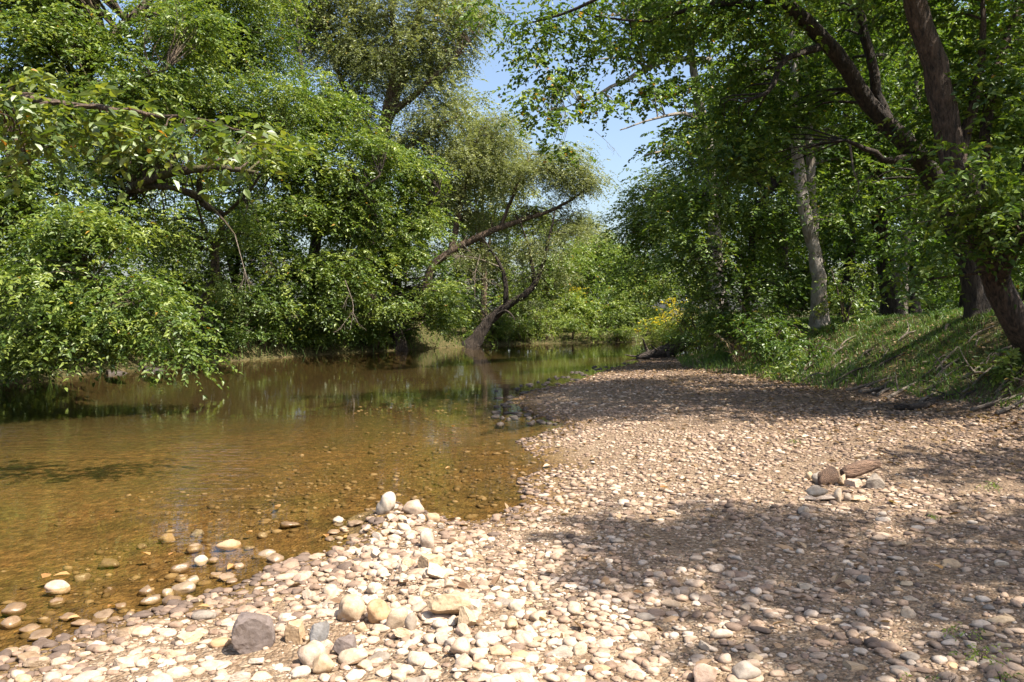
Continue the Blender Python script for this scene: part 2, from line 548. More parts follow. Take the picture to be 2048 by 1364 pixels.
# the sheet is cut to a little beyond the banks: it only shows where the ground dips under it
me = mesh_np("river_water", np.stack([WX.ravel(), WY.ravel(), np.zeros(484)], -1), np.stack([wi, wi + 1, wi + 23, wi + 22], -1), water_material(), True)
tag(link("river_water", me), kind="structure")


# ------------------------------------------------------------------ stones
def icos(sub):
    bm = bmesh.new()
    bmesh.ops.create_icosphere(bm, subdivisions=sub, radius=1.0)
    v = np.array([x.co[:] for x in bm.verts])
    f = np.array([[q.index for q in p.verts] for p in bm.faces])
    bm.free()
    return v, f


ICO = {s: icos(s) for s in (1, 2, 3, 4)}


def stone_shape(sub, seed, angular=0.0, lump=0.16):
    v = ICO[sub][0].copy()
    r = np.random.default_rng(seed)
    off = r.uniform(-50, 50, 3)
    n = np.array([mnoise.noise(Vector(p * 0.9 + off)) + 0.35 * mnoise.noise(Vector(p * 2.1 + off)) for p in v])
    v = v * (1 + lump * n)[:, None]
    hard = angular > 0.8
    for _ in range(int(4 + angular * 7)):
        d = r.normal(size=3)
        d /= np.linalg.norm(d)
        h = r.uniform(0.42, 0.74) if hard else r.uniform(0.6, 0.9) if angular > 0.3 else r.uniform(0.78, 0.97)
        s = v @ d
        over = np.maximum(s - h, 0)
        v = v - (over * (0.97 if hard else 0.9 if angular > 0.3 else 0.75))[:, None] * d
    if hard:
        v = v / np.abs(v).max(axis=0)
        v = v * (1 + 0.05 * np.array([mnoise.noise(Vector(p * 4.5 + off)) + 0.6 * mnoise.noise(Vector(p * 11 + off)) for p in v]))[:, None]
    return v


def place_stone(mesh, mat, x, y, size, yaw, tilt, name, label, cat, group=None, sink=0.3, z=None):
    """size: full width, depth, height in metres"""
    o = bpy.data.objects.new(name, mesh)
    COL.objects.link(o)
    zz = gz(x, y) if z is None else z
    o.location = (x, y, zz + size[2] * (0.5 - sink))
    o.scale = (size[0] / 2, size[1] / 2, size[2] / 2)
    o.rotation_euler = (tilt[0], tilt[1], yaw)
    o.material_slots[0].link = 'OBJECT'
    o.material_slots[0].material = mat
    return tag(o, label, cat, group)


RND = []
for s in range(10):
    RND.append(mesh_np("round_stone_shape", stone_shape(3, 100 + s, 0.45 if s % 2 else 0.1, 0.42), ICO[3][1], M_CREAM, True))
ANG = []
for s in range(6):
    ANG.append(mesh_np("angular_stone_shape", stone_shape(4, 300 + s, 1.0, 0.2), ICO[4][1], M_CREAM, False))


def hero(px, py, wpx, hpx, depth, mesh, mat, label, yaw=0, tilt=(0, 0), name="river_stone", cat="stone", sink=0.2, base=None):
    """py is the pixel of the stone's foot; wpx,hpx its size in photo pixels; depth = thickness / width"""
    zz = 0.15
    for _ in range(4):
        g = G(px, py, zz)
        zz = gz(g[0], g[1])
    if base is not None:
        g = G(px, py, base)
        zz = base
    m = g[1] / FPX
    w = wpx * m
    h = hpx * m / 0.95
    return place_stone(mesh, mat, g[0], g[1] + w * depth * 0.4, (w, w * depth, h / (1 - sink)), yaw, tilt, name, label, cat, None, sink, zz)


HEROES = []


def H(*a, **k):
    o = hero(*a, **k)
    HEROES.append((o.location.x, o.location.y, max(o.scale.x, o.scale.y)))
    return o


H(494, 1306, 92, 74, 0.8, ANG[0], M_DARK, "large dark grey angular rock at the edge of the shallow water", 0.3, (0.1, -0.12), cat="rock")
H(634, 1302, 38, 62, 0.55, ANG[1], M_GREY, "upright pale blue grey slab leaning between tan stones", 0.2, (0.15, 0.25), cat="rock")
H(590, 1290, 48, 44, 0.9, ANG[2], M_TAN, "pinkish tan angular stone left of the upright grey slab", 0.9)
H(686, 1317, 54, 40, 0.9, ANG[3], M_DARK, "dark grey square cut block with a flat top among pale stones", 0.5, (0.15, 0.2), cat="rock")
H(621, 1302, 30, 22, 0.9, RND[1], M_OCHRE, "small round ochre stone in front of the upright grey slab")
H(622, 1333, 54, 40, 0.9, RND[2], M_CREAM, "large cream stone with a tan face under the ochre stone", 0.4)
H(642, 1350, 52, 32, 0.8, RND[3], M_TAN, "flat pinkish stone in front of the ochre stone", 0.1)
H(700, 1246, 62, 46, 0.85, RND[4], M_CREAM, "big cream stone with a golden underside in the ridge", 0.7, (0, 0.15))
H(752, 1250, 48, 40, 0.9, RND[5], M_TAN, "plump tan boulder beside the big golden cream stone", 0.2, cat="boulder")
H(795, 1258, 44, 38, 0.6, RND[6], M_CREAM, "smooth egg shaped stone tilted down to its right in the ridge", 0.3, (0, 0.5))
H(822, 1268, 26, 36, 0.8, RND[7], M_GREYB, "small upright grey brown stone beside the egg shaped stone", 0.3)
H(895, 1240, 92, 50, 0.7, ANG[4], M_TAN, "wide tan rock with a rough brown front face", 0.2, (0.05, 0.08), cat="rock")
H(930, 1262, 56, 46, 0.8, ANG[5], M_TAN, "rough tan rock right of the wide brown faced rock", 1.2, cat="rock")
H(862, 1145, 56, 34, 0.6, ANG[2], M_TAN, "brown fronted rock lying across the middle of the ridge", 0.3, (0, 0.1), cat="rock")
H(868, 1160, 44, 30, 0.8, ANG[5], M_CREAM, "white wedge shaped stone below the brown fronted rock", 0.2)
H(772, 1028, 38, 40, 0.9, RND[0], M_CREAM, "tall white stone standing at the waterward tip of the ridge", 0.4, (0, 0.15))
H(826, 1030, 44, 26, 0.9, RND[8], M_CREAM, "white stone behind the tall stone at the ridge tip", 0.8)
H(853, 1098, 34, 38, 0.8, RND[9], M_CREAM, "upright white egg shaped stone on the ridge beside the pool", 0.4, (0, -0.2))
H(866, 1046, 28, 18, 0.8, RND[2], M_TAN, "oval tan stone alone in the little pool", 0.2, (0, 0.3))
H(1496, 1364, 62, 30, 0.8, RND[3], M_GREYB, "smooth dark grey oval stone in the shaded gravel at the bottom", 0.1)
H(105, 1194, 46, 26, 0.8, RND[5], M_CREAM, "pale domed stone alone in the shallow water with wet rim", 0.3)
H(455, 1104, 52, 20, 0.7, RND[6], M_TAN, "long tan stone breaking the water surface farthest from the ridge", 0.15)
H(400, 1133, 28, 18, 0.8, RND[7], M_CREAM, "small pale stone standing in clear brown water", 0.2)
H(330, 1088, 32, 18, 0.8, RND[8], M_TAN, "little wet tan stone out in the brown shallows", 0.5)
H(392, 1074, 28, 12, 0.8, RND[1], M_GREYB, "grey submerged stone with only its top dry", 0.5)
H(20, 1235, 50, 22, 0.8, RND[4], M_WET, "broad wet brown stone at the left rim of the picture", 0.5)
# the fire ring
FC = "stone"
H(1663, 970, 62, 32, 0.55, RND[6], M_REDWOOD, "short reddish driftwood chunk leaning on a stone in the ring", 0.5, (0, -0.35), "driftwood_chunk", "driftwood")
H(1646, 968, 34, 22, 0.8, RND[2], M_GREYB, "grey stone under the short driftwood chunk", 0.2)
H(1686, 972, 24, 22, 0.8, ANG[1], M_CREAM, "pale wedge stone between the two driftwood chunks", 0.6)
H(1714, 975, 42, 16, 0.7, ANG[2], M_CREAM, "cream block propping up the long reddish driftwood", 0.2)
H(1753, 978, 42, 26, 0.7, ANG[3], M_GREYB, "speckled grey stone at the right end of the ring", 0.3, (0, -0.4))
H(1637, 993, 46, 18, 0.7, RND[3], M_CREAM, "smooth long white stone resting on a flat slab", 0.1, base=0.30)
H(1643, 1003, 66, 11, 0.5, ANG[4], M_CREAM, "thin flat pale slab under the long white stone", 0.05)
H(1679, 1004, 18, 24, 0.8, RND[7], M_CREAM, "small upright bottle shaped pale stone in front of the ring", 0.2)
H(1697, 1003, 20, 16, 0.8, RND[9], M_GREYB, "little brown stone right of the bottle shaped stone", 0.2)
H(1723, 1003, 46, 8, 0.5, ANG[5], M_TAN, "low flat tan stone half in shadow before the ring", 0.05)
H(1620, 960, 16, 15, 0.9, RND[0], M_TAN, "small round pinkish stone left of the driftwood ring", 0.0)
H(1612, 1030, 28, 14, 0.8, RND[1], M_GREYB, "lone grey brown stone in the gravel before the ring", 0.3)

# long reddish driftwood of the ring: a real tapered log
acc = Acc()
a = G(1690, 968, 0.17)
a = G(1690, 968, gz(a[0], a[1]))
g0 = np.array([a[0], a[1] + 0.05, gz(a[0], a[1]) + 0.07])
g1 = np.array([a[0] + 0.36, a[1] + 0.12, gz(a[0], a[1]) + 0.16])
pth = spline([g0, (g0 + g1) / 2 + [0, 0, 0.012], g1], 14)
tube(acc, pth, np.interp(np.linspace(0, 1, 14), [0, 0.15, 0.7, 1], [0.05, 0.066, 0.062, 0.04]), 14, 0.09)
tag(link("driftwood_log", acc.mesh("driftwood_log", M_REDWOOD, origin=g0)), "long reddish brown driftwood log lying across the stone ring", "driftwood")
bpy.data.objects["driftwood_log"].location = g0


def free(x, y, r, taken, k=0.8):
    for (a_, b_, c_) in taken:
        if (x - a_) ** 2 + (y - b_) ** 2 < (k * (r + c_)) ** 2:
            return False
    return True


TAKEN = list(HEROES)
# ridge cobbles, heaped
rl = spline(RIDGE, 40)
n = 0
while n < 120:
    t = rng.random() ** 0.9
    c = rl[int(t * 39)]
    wdt = 0.16 + 0.32 * t ** 1.5
    x, y = c[0] + rng.normal(0, wdt), c[1] + rng.normal(0, 0.12)
    r = rng.uniform(0.026, 0.044) * (1 + 0.5 * t * rng.random())
    if not free(x, y, r, TAKEN, 0.62):
        r *= 0.7
        if not free(x, y, r, TAKEN, 0.55):
            continue
    TAKEN.append((x, y, r))
    s = (r * 2 * rng.uniform(0.95, 1.35), r * 2 * rng.uniform(0.8, 1.05), r * 2 * rng.uniform(0.5, 0.8))
    ang = rng.random() < 0.3
    place_stone(random.choice(ANG if ang else RND), M_CREAM if rng.random() < 0.85 else M_CREAM, x, y, s, rng.uniform(0, 6.28),
                (rng.normal(0, 0.25), rng.normal(0, 0.25)), "river_cobble", "pale cream cobble heaped in the low ridge beside the water", "cobble", "pale cobbles heaped in the ridge", sink=0.22)
    n += 1
# emergent wet stones in the shallows
n = 0
tries = 0
while n < 42 and tries < 6000:
    tries += 1
    px, py = rng.uniform(0, 900), rng.uniform(1040, 1345)
    g = G(px, py, 0)
    z, d = terrain(np.array([g[0]]), np.array([g[1]]))
    if not d['w'][0] or d['dR'][0] > rng.exponential(0.35) + 0.05:
        continue
    r = rng.uniform(0.03, 0.062)
    if not free(g[0], g[1], r, TAKEN, 0.9):
        continue
    TAKEN.append((g[0], g[1], r))
    h = (-z[0] + rng.uniform(0.005, 0.035)) / 0.75
    h = min(max(h, r * 0.8), r * 1.5)
    place_stone(random.choice(RND), M_WET, g[0], g[1], (r * 2 * rng.uniform(1, 1.4), r * 2, h), rng.uniform(0, 6.28),
                (rng.normal(0, 0.1), rng.normal(0, 0.1)), "wet_stone", "wet brown stone poking out of the shallow water by the shore", "stone", "wet stones in the shallows", sink=0.25)
    n += 1
# bigger dry stones over the foreground gravel
KINDS = [(M_CREAM, "cream coloured rounded stone lying loose on the sunny gravel", "cream stones on the gravel"),
         (M_TAN, "warm tan rounded stone lying loose on the gravel", "tan stones on the gravel"),
         (M_GREYB, "dull grey brown stone lying loose on the gravel", "grey brown stones on the gravel")]
n = 0
tries = 0
while n < 210 and tries < 30000:
    tries += 1
    if n % 5 < 3:
        px, py = rng.uniform(-60, 1080), rng.uniform(1150, 1400)
    else:
        px, py = rng.uniform(-40, 2090), 1000 + 380 * rng.random() ** 0.6
    g = G(px, py, 0.15)
    z, d = terrain(np.array([g[0]]), np.array([g[1]]))
    if d['w'][0]:
        continue
    r = (0.027 + 0.034 * rng.random() ** 1.6) * (1.0 if px < 1000 else 0.9)
    if not free(g[0], g[1], r, TAKEN, 0.85):
        continue
    TAKEN.append((g[0], g[1], r))
    q = rng.random()
    kd = KINDS[0] if q < (0.6 if px < 1100 else 0.25) else KINDS[1] if q < (0.85 if px < 1100 else 0.6) else KINDS[2]
    s = (r * 2 * rng.uniform(1, 1.45), r * 2 * rng.uniform(0.75, 1.0), r * 2 * rng.uniform(0.35, 0.7))
    if d['dR'][0] < 0.32:
        kd = (M_WET, "damp brown stone at the dark wet margin of the gravel", "damp stones at the water's margin")
    place_stone(random.choice(ANG if rng.random() < 0.3 else RND), kd[0], g[0], g[1], s, rng.normal(0, 0.7), (rng.normal(0, 0.12), rng.normal(0, 0.12)),
                "river_stone", kd[1], "stone", kd[2], sink=0.38)
    n += 1
# dark wet stones along the far shaded shore
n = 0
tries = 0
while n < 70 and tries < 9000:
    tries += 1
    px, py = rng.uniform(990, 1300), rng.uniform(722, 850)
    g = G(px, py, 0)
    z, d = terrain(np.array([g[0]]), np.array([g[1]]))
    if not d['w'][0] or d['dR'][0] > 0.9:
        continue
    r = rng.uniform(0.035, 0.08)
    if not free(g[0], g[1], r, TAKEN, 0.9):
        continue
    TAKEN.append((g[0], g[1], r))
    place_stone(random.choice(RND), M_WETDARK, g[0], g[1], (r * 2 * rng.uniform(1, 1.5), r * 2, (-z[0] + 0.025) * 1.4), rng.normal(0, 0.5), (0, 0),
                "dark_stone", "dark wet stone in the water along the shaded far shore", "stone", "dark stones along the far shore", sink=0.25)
    n += 1

# gravel: everything smaller, one stuff object
LOW = {1: np.stack([stone_shape(1, 500 + s, 0.5 if s % 2 else 0.0, 0.4) for s in range(16)]), 2: np.stack([stone_shape(2, 540 + s, 0.6 if s % 2 == 0 else 0.15, 0.38) for s in range(16)])}


def gravel_batch(n, xr, yr, smin, smax, sub, power=2.0, water=False, wmax=9.0, flat=(0.28, 0.62)):
    x = rng.uniform(xr[0], xr[1], n)
    y = rng.uniform(yr[0], yr[1], n)
    z, d = terrain(x, y)
    ok = (d['w'] & (d['dR'] < wmax)) if water else (~d['w'] & d['right'] & (d['dT'] < 0.6))
    x, y, z = x[ok], y[ok], z[ok]
    dT, dR = d['dT'][ok], d['dR'][ok]
    if not water:
        band = wob(x * 0.7 + y * 0.25, y * 1.25, 1.5, 6.0) + 0.6 * wob(x, y, 3.1, 2.0)
        kp = band > rng.normal(-0.8, 0.28, len(x))
        x, y, z, dT, dR, band = x[kp], y[kp], z[kp], dT[kp], dR[kp], band[kp]
    m = len(x)
    r = smin + (smax - smin) * rng.random(m) ** power
    if not water:
        r = r * (0.85 + 0.3 * np.clip(band, -0.6, 0.9))
    P0 = LOW[sub][rng.integers(0, 16, m)]
    s = np.stack([r * rng.uniform(0.9, 1.45, m), r * rng.uniform(0.7, 1.05, m), r * rng.uniform(flat[0], flat[1], m)], -1)
    v = P0 * s[:, None, :]
    ya = rng.normal(0, 0.8, m)
    tx = rng.normal(0, 0.14, m)
    ca, sa, ct, st = np.cos(ya), np.sin(ya), np.cos(tx), np.sin(tx)
    vx, vy, vz = v[..., 0], v[..., 1], v[..., 2]
    vy, vz = vy * ct[:, None] - vz * st[:, None], vy * st[:, None] + vz * ct[:, None]
    vx, vy = vx * ca[:, None] - vy * sa[:, None], vx * sa[:, None] + vy * ca[:, None]
    v = np.stack([vx + x[:, None], vy + y[:, None], vz + (z + s[:, 2] * 0.35)[:, None]], -1)
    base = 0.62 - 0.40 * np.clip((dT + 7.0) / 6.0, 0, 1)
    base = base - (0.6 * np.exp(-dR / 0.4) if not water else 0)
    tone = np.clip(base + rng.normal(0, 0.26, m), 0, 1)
    f = ICO[sub][1]
    F = (f[None] + (np.arange(m) * P0.shape[1])[:, None, None]).reshape(-1, 3)
    return v.reshape(-1, 3), F, np.repeat(tone, P0.shape[1])


def stuff_stones(name, batches, mat):
    vs, fs, ts, o = [], [], [], 0
    for v, f, t in batches:
        vs.append(v); fs.append(f + o); ts.append(t)
        o += len(v)
    me = mesh_np(name, np.concatenate(vs), np.concatenate(fs), mat, True, {"tone": ('POINT', np.concatenate(ts))})
    return tag(link(name, me), kind="stuff")


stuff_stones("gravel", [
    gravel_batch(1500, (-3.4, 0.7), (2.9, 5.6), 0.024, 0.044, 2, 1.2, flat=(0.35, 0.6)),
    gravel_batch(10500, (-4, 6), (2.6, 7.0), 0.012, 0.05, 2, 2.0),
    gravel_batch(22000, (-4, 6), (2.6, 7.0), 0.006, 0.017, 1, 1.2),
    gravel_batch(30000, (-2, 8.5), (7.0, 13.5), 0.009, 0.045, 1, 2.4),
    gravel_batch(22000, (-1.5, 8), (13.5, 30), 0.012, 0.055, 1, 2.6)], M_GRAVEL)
M_BEDG = stone_mat("riverbed_stone", [(0.095, 0.06, 0.026), (0.135, 0.087, 0.038), (0.17, 0.11, 0.05), (0.21, 0.14, 0.066), (0.36, 0.26, 0.16)], attr=True)
stuff_stones("riverbed_pebbles", [
    gravel_batch(5500, (-7, 1), (2.4, 9), 0.008, 0.045, 1, 3.6, True, 1.8),
    gravel_batch(3500, (-9, 2), (7, 18), 0.012, 0.05, 1, 3.0, True, 3.0)], M_BEDG)


# ------------------------------------------------------------------ leaves
def leaves(Pb, D, N, size, width, ovate):
    """Pb base points, D axis, N normal approx; returns verts, faces (per leaf)"""
    m = len(Pb)
    D = D / (np.linalg.norm(D, axis=1)[:, None] + 1e-9)
    S = np.cross(N, D)
    S /= np.linalg.norm(S, axis=1)[:, None] + 1e-9
    U = np.cross(D, S)
    L = size[:, None]
    W = (size * width)[:, None]
    if ovate:
        prof = [(0.0, 0.0, 0.0), (0.28, 0.5, 0.10), (0.62, 0.38, 0.06), (1.0, 0.0, -0.10), (0.62, -0.38, 0.06), (0.28, -0.5, 0.10)]
        f = np.array([[0, 1, 2, 3], [0, 3, 4, 5]])
    else:
        prof = [(0.0, 0.0, 0.0), (0.42, 0.5, 0.09), (1.0, 0.0, -0.06), (0.42, -0.5, 0.09)]
        f = np.array([[0, 1, 2], [0, 2, 3]])
    v = np.stack([Pb + D * L * a + S * W * b + U * L * c for a, b, c in prof], 1)
    k = len(prof)
    F = (f[None] + (np.arange(m) * k)[:, None, None]).reshape(-1, f.shape[1])
    return v.reshape(-1, 3), F, f.shape[0]


def sprays(pos, outd, leaf, nl, length, width, ovate, tone0, droop=0.5, odd=0.0, flatness=0.55):
    """pos (N,3) spray roots; outd (N,3) direction"""
    n = len(pos)
    d = outd / (np.linalg.norm(outd, axis=1)[:, None] + 1e-9)
    up = np.array([0, 0, 1.0])
    sx = np.cross(d, up)
    sx /= np.linalg.norm(sx, axis=1)[:, None] + 1e-9
    nz = np.cross(sx, d)
    Ls = length * rng.uniform(0.6, 1.3, n)
    t = (np.arange(nl) + 0.6) / nl
    t = np.clip(t[None, :] + rng.normal(0, 0.04, (n, nl)), 0, 1.05)
    dr = droop * rng.uniform(0.5, 1.4, n)
    base = pos[:, None, :] + d[:, None, :] * (Ls[:, None] * t)[..., None] - up * (dr[:, None] * Ls[:, None] * t ** 2)[..., None]
    side = np.where(np.arange(nl) % 2 == 0, 1.0, -1.0)[None, :] * rng.uniform(0.5, 1.3, (n, nl))
    ax = d[:, None, :] * rng.uniform(0.3, 1.0, (n, nl))[..., None] + sx[:, None, :] * side[..., None] + nz[:, None, :] * rng.normal(0, 0.35, (n, nl))[..., None]
    ax[..., 2] -= rng.uniform(-0.15, 0.75, (n, nl))
    nn = nz[:, None, :] * flatness + up * flatness + rng.normal(0, 0.55, (n, nl, 3))
    sz = leaf * rng.uniform(0.5, 1.35, (n, nl))
    tone = np.clip(tone0[:, None] + rng.normal(0, 0.19, (n, nl)), 0, 0.93)
    if odd:
        tone = np.where(rng.random((n, nl)) < odd, 1.0, tone)
    v, F, per = leaves(base.reshape(-1, 3), ax.reshape(-1, 3), nn.reshape(-1, 3), sz.ravel(), width, ovate)
    return v, F, np.repeat(tone.ravel(), per), base


NLEAF = [0]
LAIK = 1.9


def crown_points(blobs, lai, leaf, width, nl, per_cluster, tonevar=0.22, tone=0.45, csize=0.42):
    """cluster centres and sprays for ellipsoid blobs (centre, radii, density multiplier)"""
    cl, sp, sdir, st = [], [], [], []
    la = leaf * leaf * width * 0.55 * nl * per_cluster
    for (c, r, q) in blobs:
        r = np.array(r, float)
        n = max(4, int(1.95 * lai * q * math.pi * r[0] * 0.5 * (r[2] + r[1] * 0.4) * 2 / 1.4 / la))
        dirs = rng.normal(size=(n, 3))
        dirs /= np.linalg.norm(dirs, axis=1)[:, None]
        rad = rng.random(n) ** 0.42
        # lumpy outline
        lump = np.array([0.80 + 0.62 * mnoise.noise(Vector((dd * 1.7 + np.array(c) * 0.37).tolist())) for dd in dirs])
        ctr = np.array(c) + dirs * r * (rad * lump)[:, None]
        keepn = np.array([mnoise.noise(Vector((q_ * 0.85).tolist())) + 0.6 * mnoise.noise(Vector((q_ * 2.1 + 7.0).tolist())) for q_ in ctr])
        sel = np.argsort(-keepn)[:max(4, int(n * 0.42))]
        ctr, dirs, n = ctr[sel], dirs[sel], len(sel)
        cl.append(ctr)
        m = rng.poisson(per_cluster, n) + 1
        idx = np.repeat(np.arange(n), m)
        cs = csize * 0.8 * (0.55 + 0.8 * rng.random(n))
        off = rng.normal(size=(len(idx), 3)) * cs[idx][:, None] * np.array([1, 1, 0.55])
        sp.append(ctr[idx] + off)
        od = off * 1.2 + dirs[idx] * r.mean() * 0.22 + rng.normal(0, 0.25, (len(idx), 3))
        od[:, 2] = od[:, 2] * 0.35 - 0.05
        sdir.append(od)
        ct = tone + rng.normal(0, tonevar, n)
        st.append(ct[idx])
    return np.concatenate(cl), np.concatenate(sp), np.concatenate(sdir), np.concatenate(st)


def twig_tubes(accs, own, src, clusters, radii, r_end=0.006, sides=4, keep=1.0):
    """thin branches from the nearest limb sample to each cluster"""
    src = np.asarray(src)
    for c in clusters:
        if keep < 1 and rng.random() > keep:
            continue
        dd = np.linalg.norm(src - c, axis=1) + np.maximum(0, src[:, 2] - c[2]) * 0.4
        i = int(np.argmin(dd))
        s = src[i]
        ln = np.linalg.norm(c - s)
        if ln < 0.15:
            continue
        r0 = min(radii[i] * 0.6, 0.012 + 0.011 * ln)
        r_end = min(r_end, r0)
        mid = (s + c) / 2 + np.array([rng.normal(0, 0.09), rng.normal(0, 0.09), 0.10 + rng.normal(0, 0.05)]) * ln
        tube(accs[own[i]], spline([s, mid, c], 7), np.linspace(r0, r_end, 7), sides, 0.0, False)


def build_tree(name, label, cat, base, limbs, blobs, bark, leafm, leaf=0.11, width=0.5, lai=3.0, nl=14, per=9, group=None,
               ovate=False, odd=0.004, tone=0.45, droop=0.5, bare=None, crown_name="crown", trunk_name="trunk", spray=0.6, twigs=1.0, csize=0.42,
               tonevar=0.22, twig_r=0.006, merge=False):
    """limbs: list of [(x,y,z,r), ...]; first = trunk. blobs: (px,py,depth,rx,ry,rz[,q]) or ((x,y,z),r,q)"""
    base = np.array([base[0], base[1], gz(base[0], base[1])])
    root = empty(name, base, label, cat, group)
    src, srad, accs, own = [], [], [], []
    for i, l in enumerate(limbs):
        l = np.asarray(l, float)
        n = max(8, int(np.linalg.norm(np.diff(l[:, :3], axis=0), axis=1).sum() / 0.35))
        n = min(n, 60)
        s = spline(l, n)
        s[1:-1, :3] += rng.normal(0, 0.012, (n - 2, 3)) * (1 + s[1:-1, 3:4] * 2) * (1.0 if leaf > 0.05 else 0.2)
        s[:, 3] = np.maximum(s[:, 3], 0.008 if not merge else 0.001)
        acc = Acc()
        if i == 0:
            rr = s[:, 3].copy()
            zz = np.linalg.norm(s[:, :3] - s[0, :3], axis=1)
            rr *= 1 + (0.0 if merge else 0.55) * np.exp(-zz / 0.45)
            s[:, 3] = rr
        tube(acc, s[:, :3], s[:, 3], 14 if s[0, 3] > 0.12 else 8, 0.12 if s[0, 3] > 0.06 else 0.03)
        src.append(s[:, :3]); srad.append(s[:, 3])
        if merge and accs:
            for k_, fl in acc.f.items():
                accs[0].f.setdefault(k_, []).extend([q + accs[0].n for q in fl])
            accs[0].v += acc.v
            accs[0].n += acc.n
        else:
            accs.append(acc)
        own.append(np.full(len(s), 0 if merge else i))
    own = np.concatenate(own)
    src = np.concatenate(src); srad = np.concatenate(srad)
    lai = lai * LAIK
    bl = []
    for b in blobs:
        if len(b) >= 6:
            bl.append((P(b[0], b[1], b[2]), (b[3], b[4], b[5]), b[6] if len(b) > 6 else 1.0))
        else:
            bl.append(b)
    if bl:
        cl, sp, sdir, st = crown_points(bl, lai, leaf, width, nl, per, tonevar, tone, csize)
        gzs = terrain(sp[:, 0], sp[:, 1])[0]
        ok = sp[:, 2] > np.maximum(gzs, 0) + min(0.18, spray * 0.35)
        sp, sdir, st = sp[ok], sdir[ok], st[ok]
        v, F, tn, bs = sprays(sp, sdir, leaf, nl, spray, width, ovate, st, droop, odd)
        NLEAF[0] += len(F)
        cm = mesh_np(crown_name, v, F, leafm, False, {"tone": ('FACE', tn)}, origin=base)
        link(crown_name, cm, root)
        twig_tubes(accs, own, src, cl, srad, twig_r, keep=twigs)
    tr = link(trunk_name, accs[0].mesh(trunk_name, bark, origin=base), root)
    for a_ in accs[1:]:
        link("limb", a_.mesh("limb", bark, origin=base), tr)
    if bare:
        for (s, e, r) in bare:
            acc = Acc()
            bare_branch(acc, np.array(s, float), np.array(e, float), r, 3)
            link("dead_branch", acc.mesh("dead_branch", M_TWIG, origin=base), root)
    return root


def bare_branch(acc, s, e, r, depth):
    ln = np.linalg.norm(e - s)
    mid = (s + e) / 2 + rng.normal(0, 0.08, 3) * ln
    n = 9
    p = spline([s, mid, e], n)
    tube(acc, p, np.linspace(r, r * 0.35, n), 5, 0.0, False)
    if depth > 0:
        for _ in range(rng.integers(3, 5)):
            i = rng.integers(2, n - 1)
            d = (e - s) / ln + rng.normal(0, 0.55, 3)
            d /= np.linalg.norm(d)
            bare_branch(acc, p[i], p[i] + d * ln * rng.uniform(0.3, 0.55), r * 0.5, depth - 1)


def L4(lst):
    """[(px,py,depth,r)] -> [(x,y,z,r)]"""
    return [(*P(a, b, c), r) for a, b, c, r in lst]


def foot(px, y):
    """x for a pixel column at depth y"""
    return P(px, 650, y)[0]


def trunk_from(x, y, pts, r0):
    z = gz(x, y)
    return [(x, y, z - 0.25, r0)] + L4(pts)


# ------------------------------------------------------------------ left bank
# near bough hanging in from beyond the left edge
x0, y0 = -12.9, 9.0
build_tree("overhanging_tree", "tree with large yellowing leaves reaching in over the river", "tree", (x0, y0),
           [[(x0, y0, gz(x0, y0) - 0.2, 0.22), (-12.4, 9, 3.0, 0.19), (-11.5, 9.2, 6.0, 0.14), (-10.8, 9.5, 8.5, 0.08), (-10, 9.5, 10.5, 0.03)],
            [(-12.0, 9.1, 4.2, 0.11)] + L4([(-190, 170, 9.6, 0.06), (40, 195, 9.2, 0.04), (200, 215, 8.9, 0.03), (330, 232, 8.7, 0.02), (440, 248, 8.5, 0.012), (530, 275, 8.4, 0.006)]),
            L4([(-60, 180, 9.4, 0.04), (20, 260, 9.0, 0.025), (60, 330, 8.8, 0.012)])],
           [(40, 235, 9.0, 0.55, 0.6, 0.55), (130, 255, 8.9, 0.5, 0.5, 0.42), (230, 250, 8.8, 0.42, 0.45, 0.28), (320, 262, 8.7, 0.4, 0.4, 0.26),
            (400, 272, 8.6, 0.34, 0.35, 0.22), (480, 272, 8.5, 0.24, 0.3, 0.16, 0.6), (30, 150, 9.3, 0.5, 0.5, 0.25, 0.4)],
           M_BARK_B, M_LEAF_N, leaf=0.115, width=0.6, lai=1.25, nl=9, per=4, ovate=True, odd=0.008, tone=0.5, droop=0.9, spray=0.38, csize=0.2)

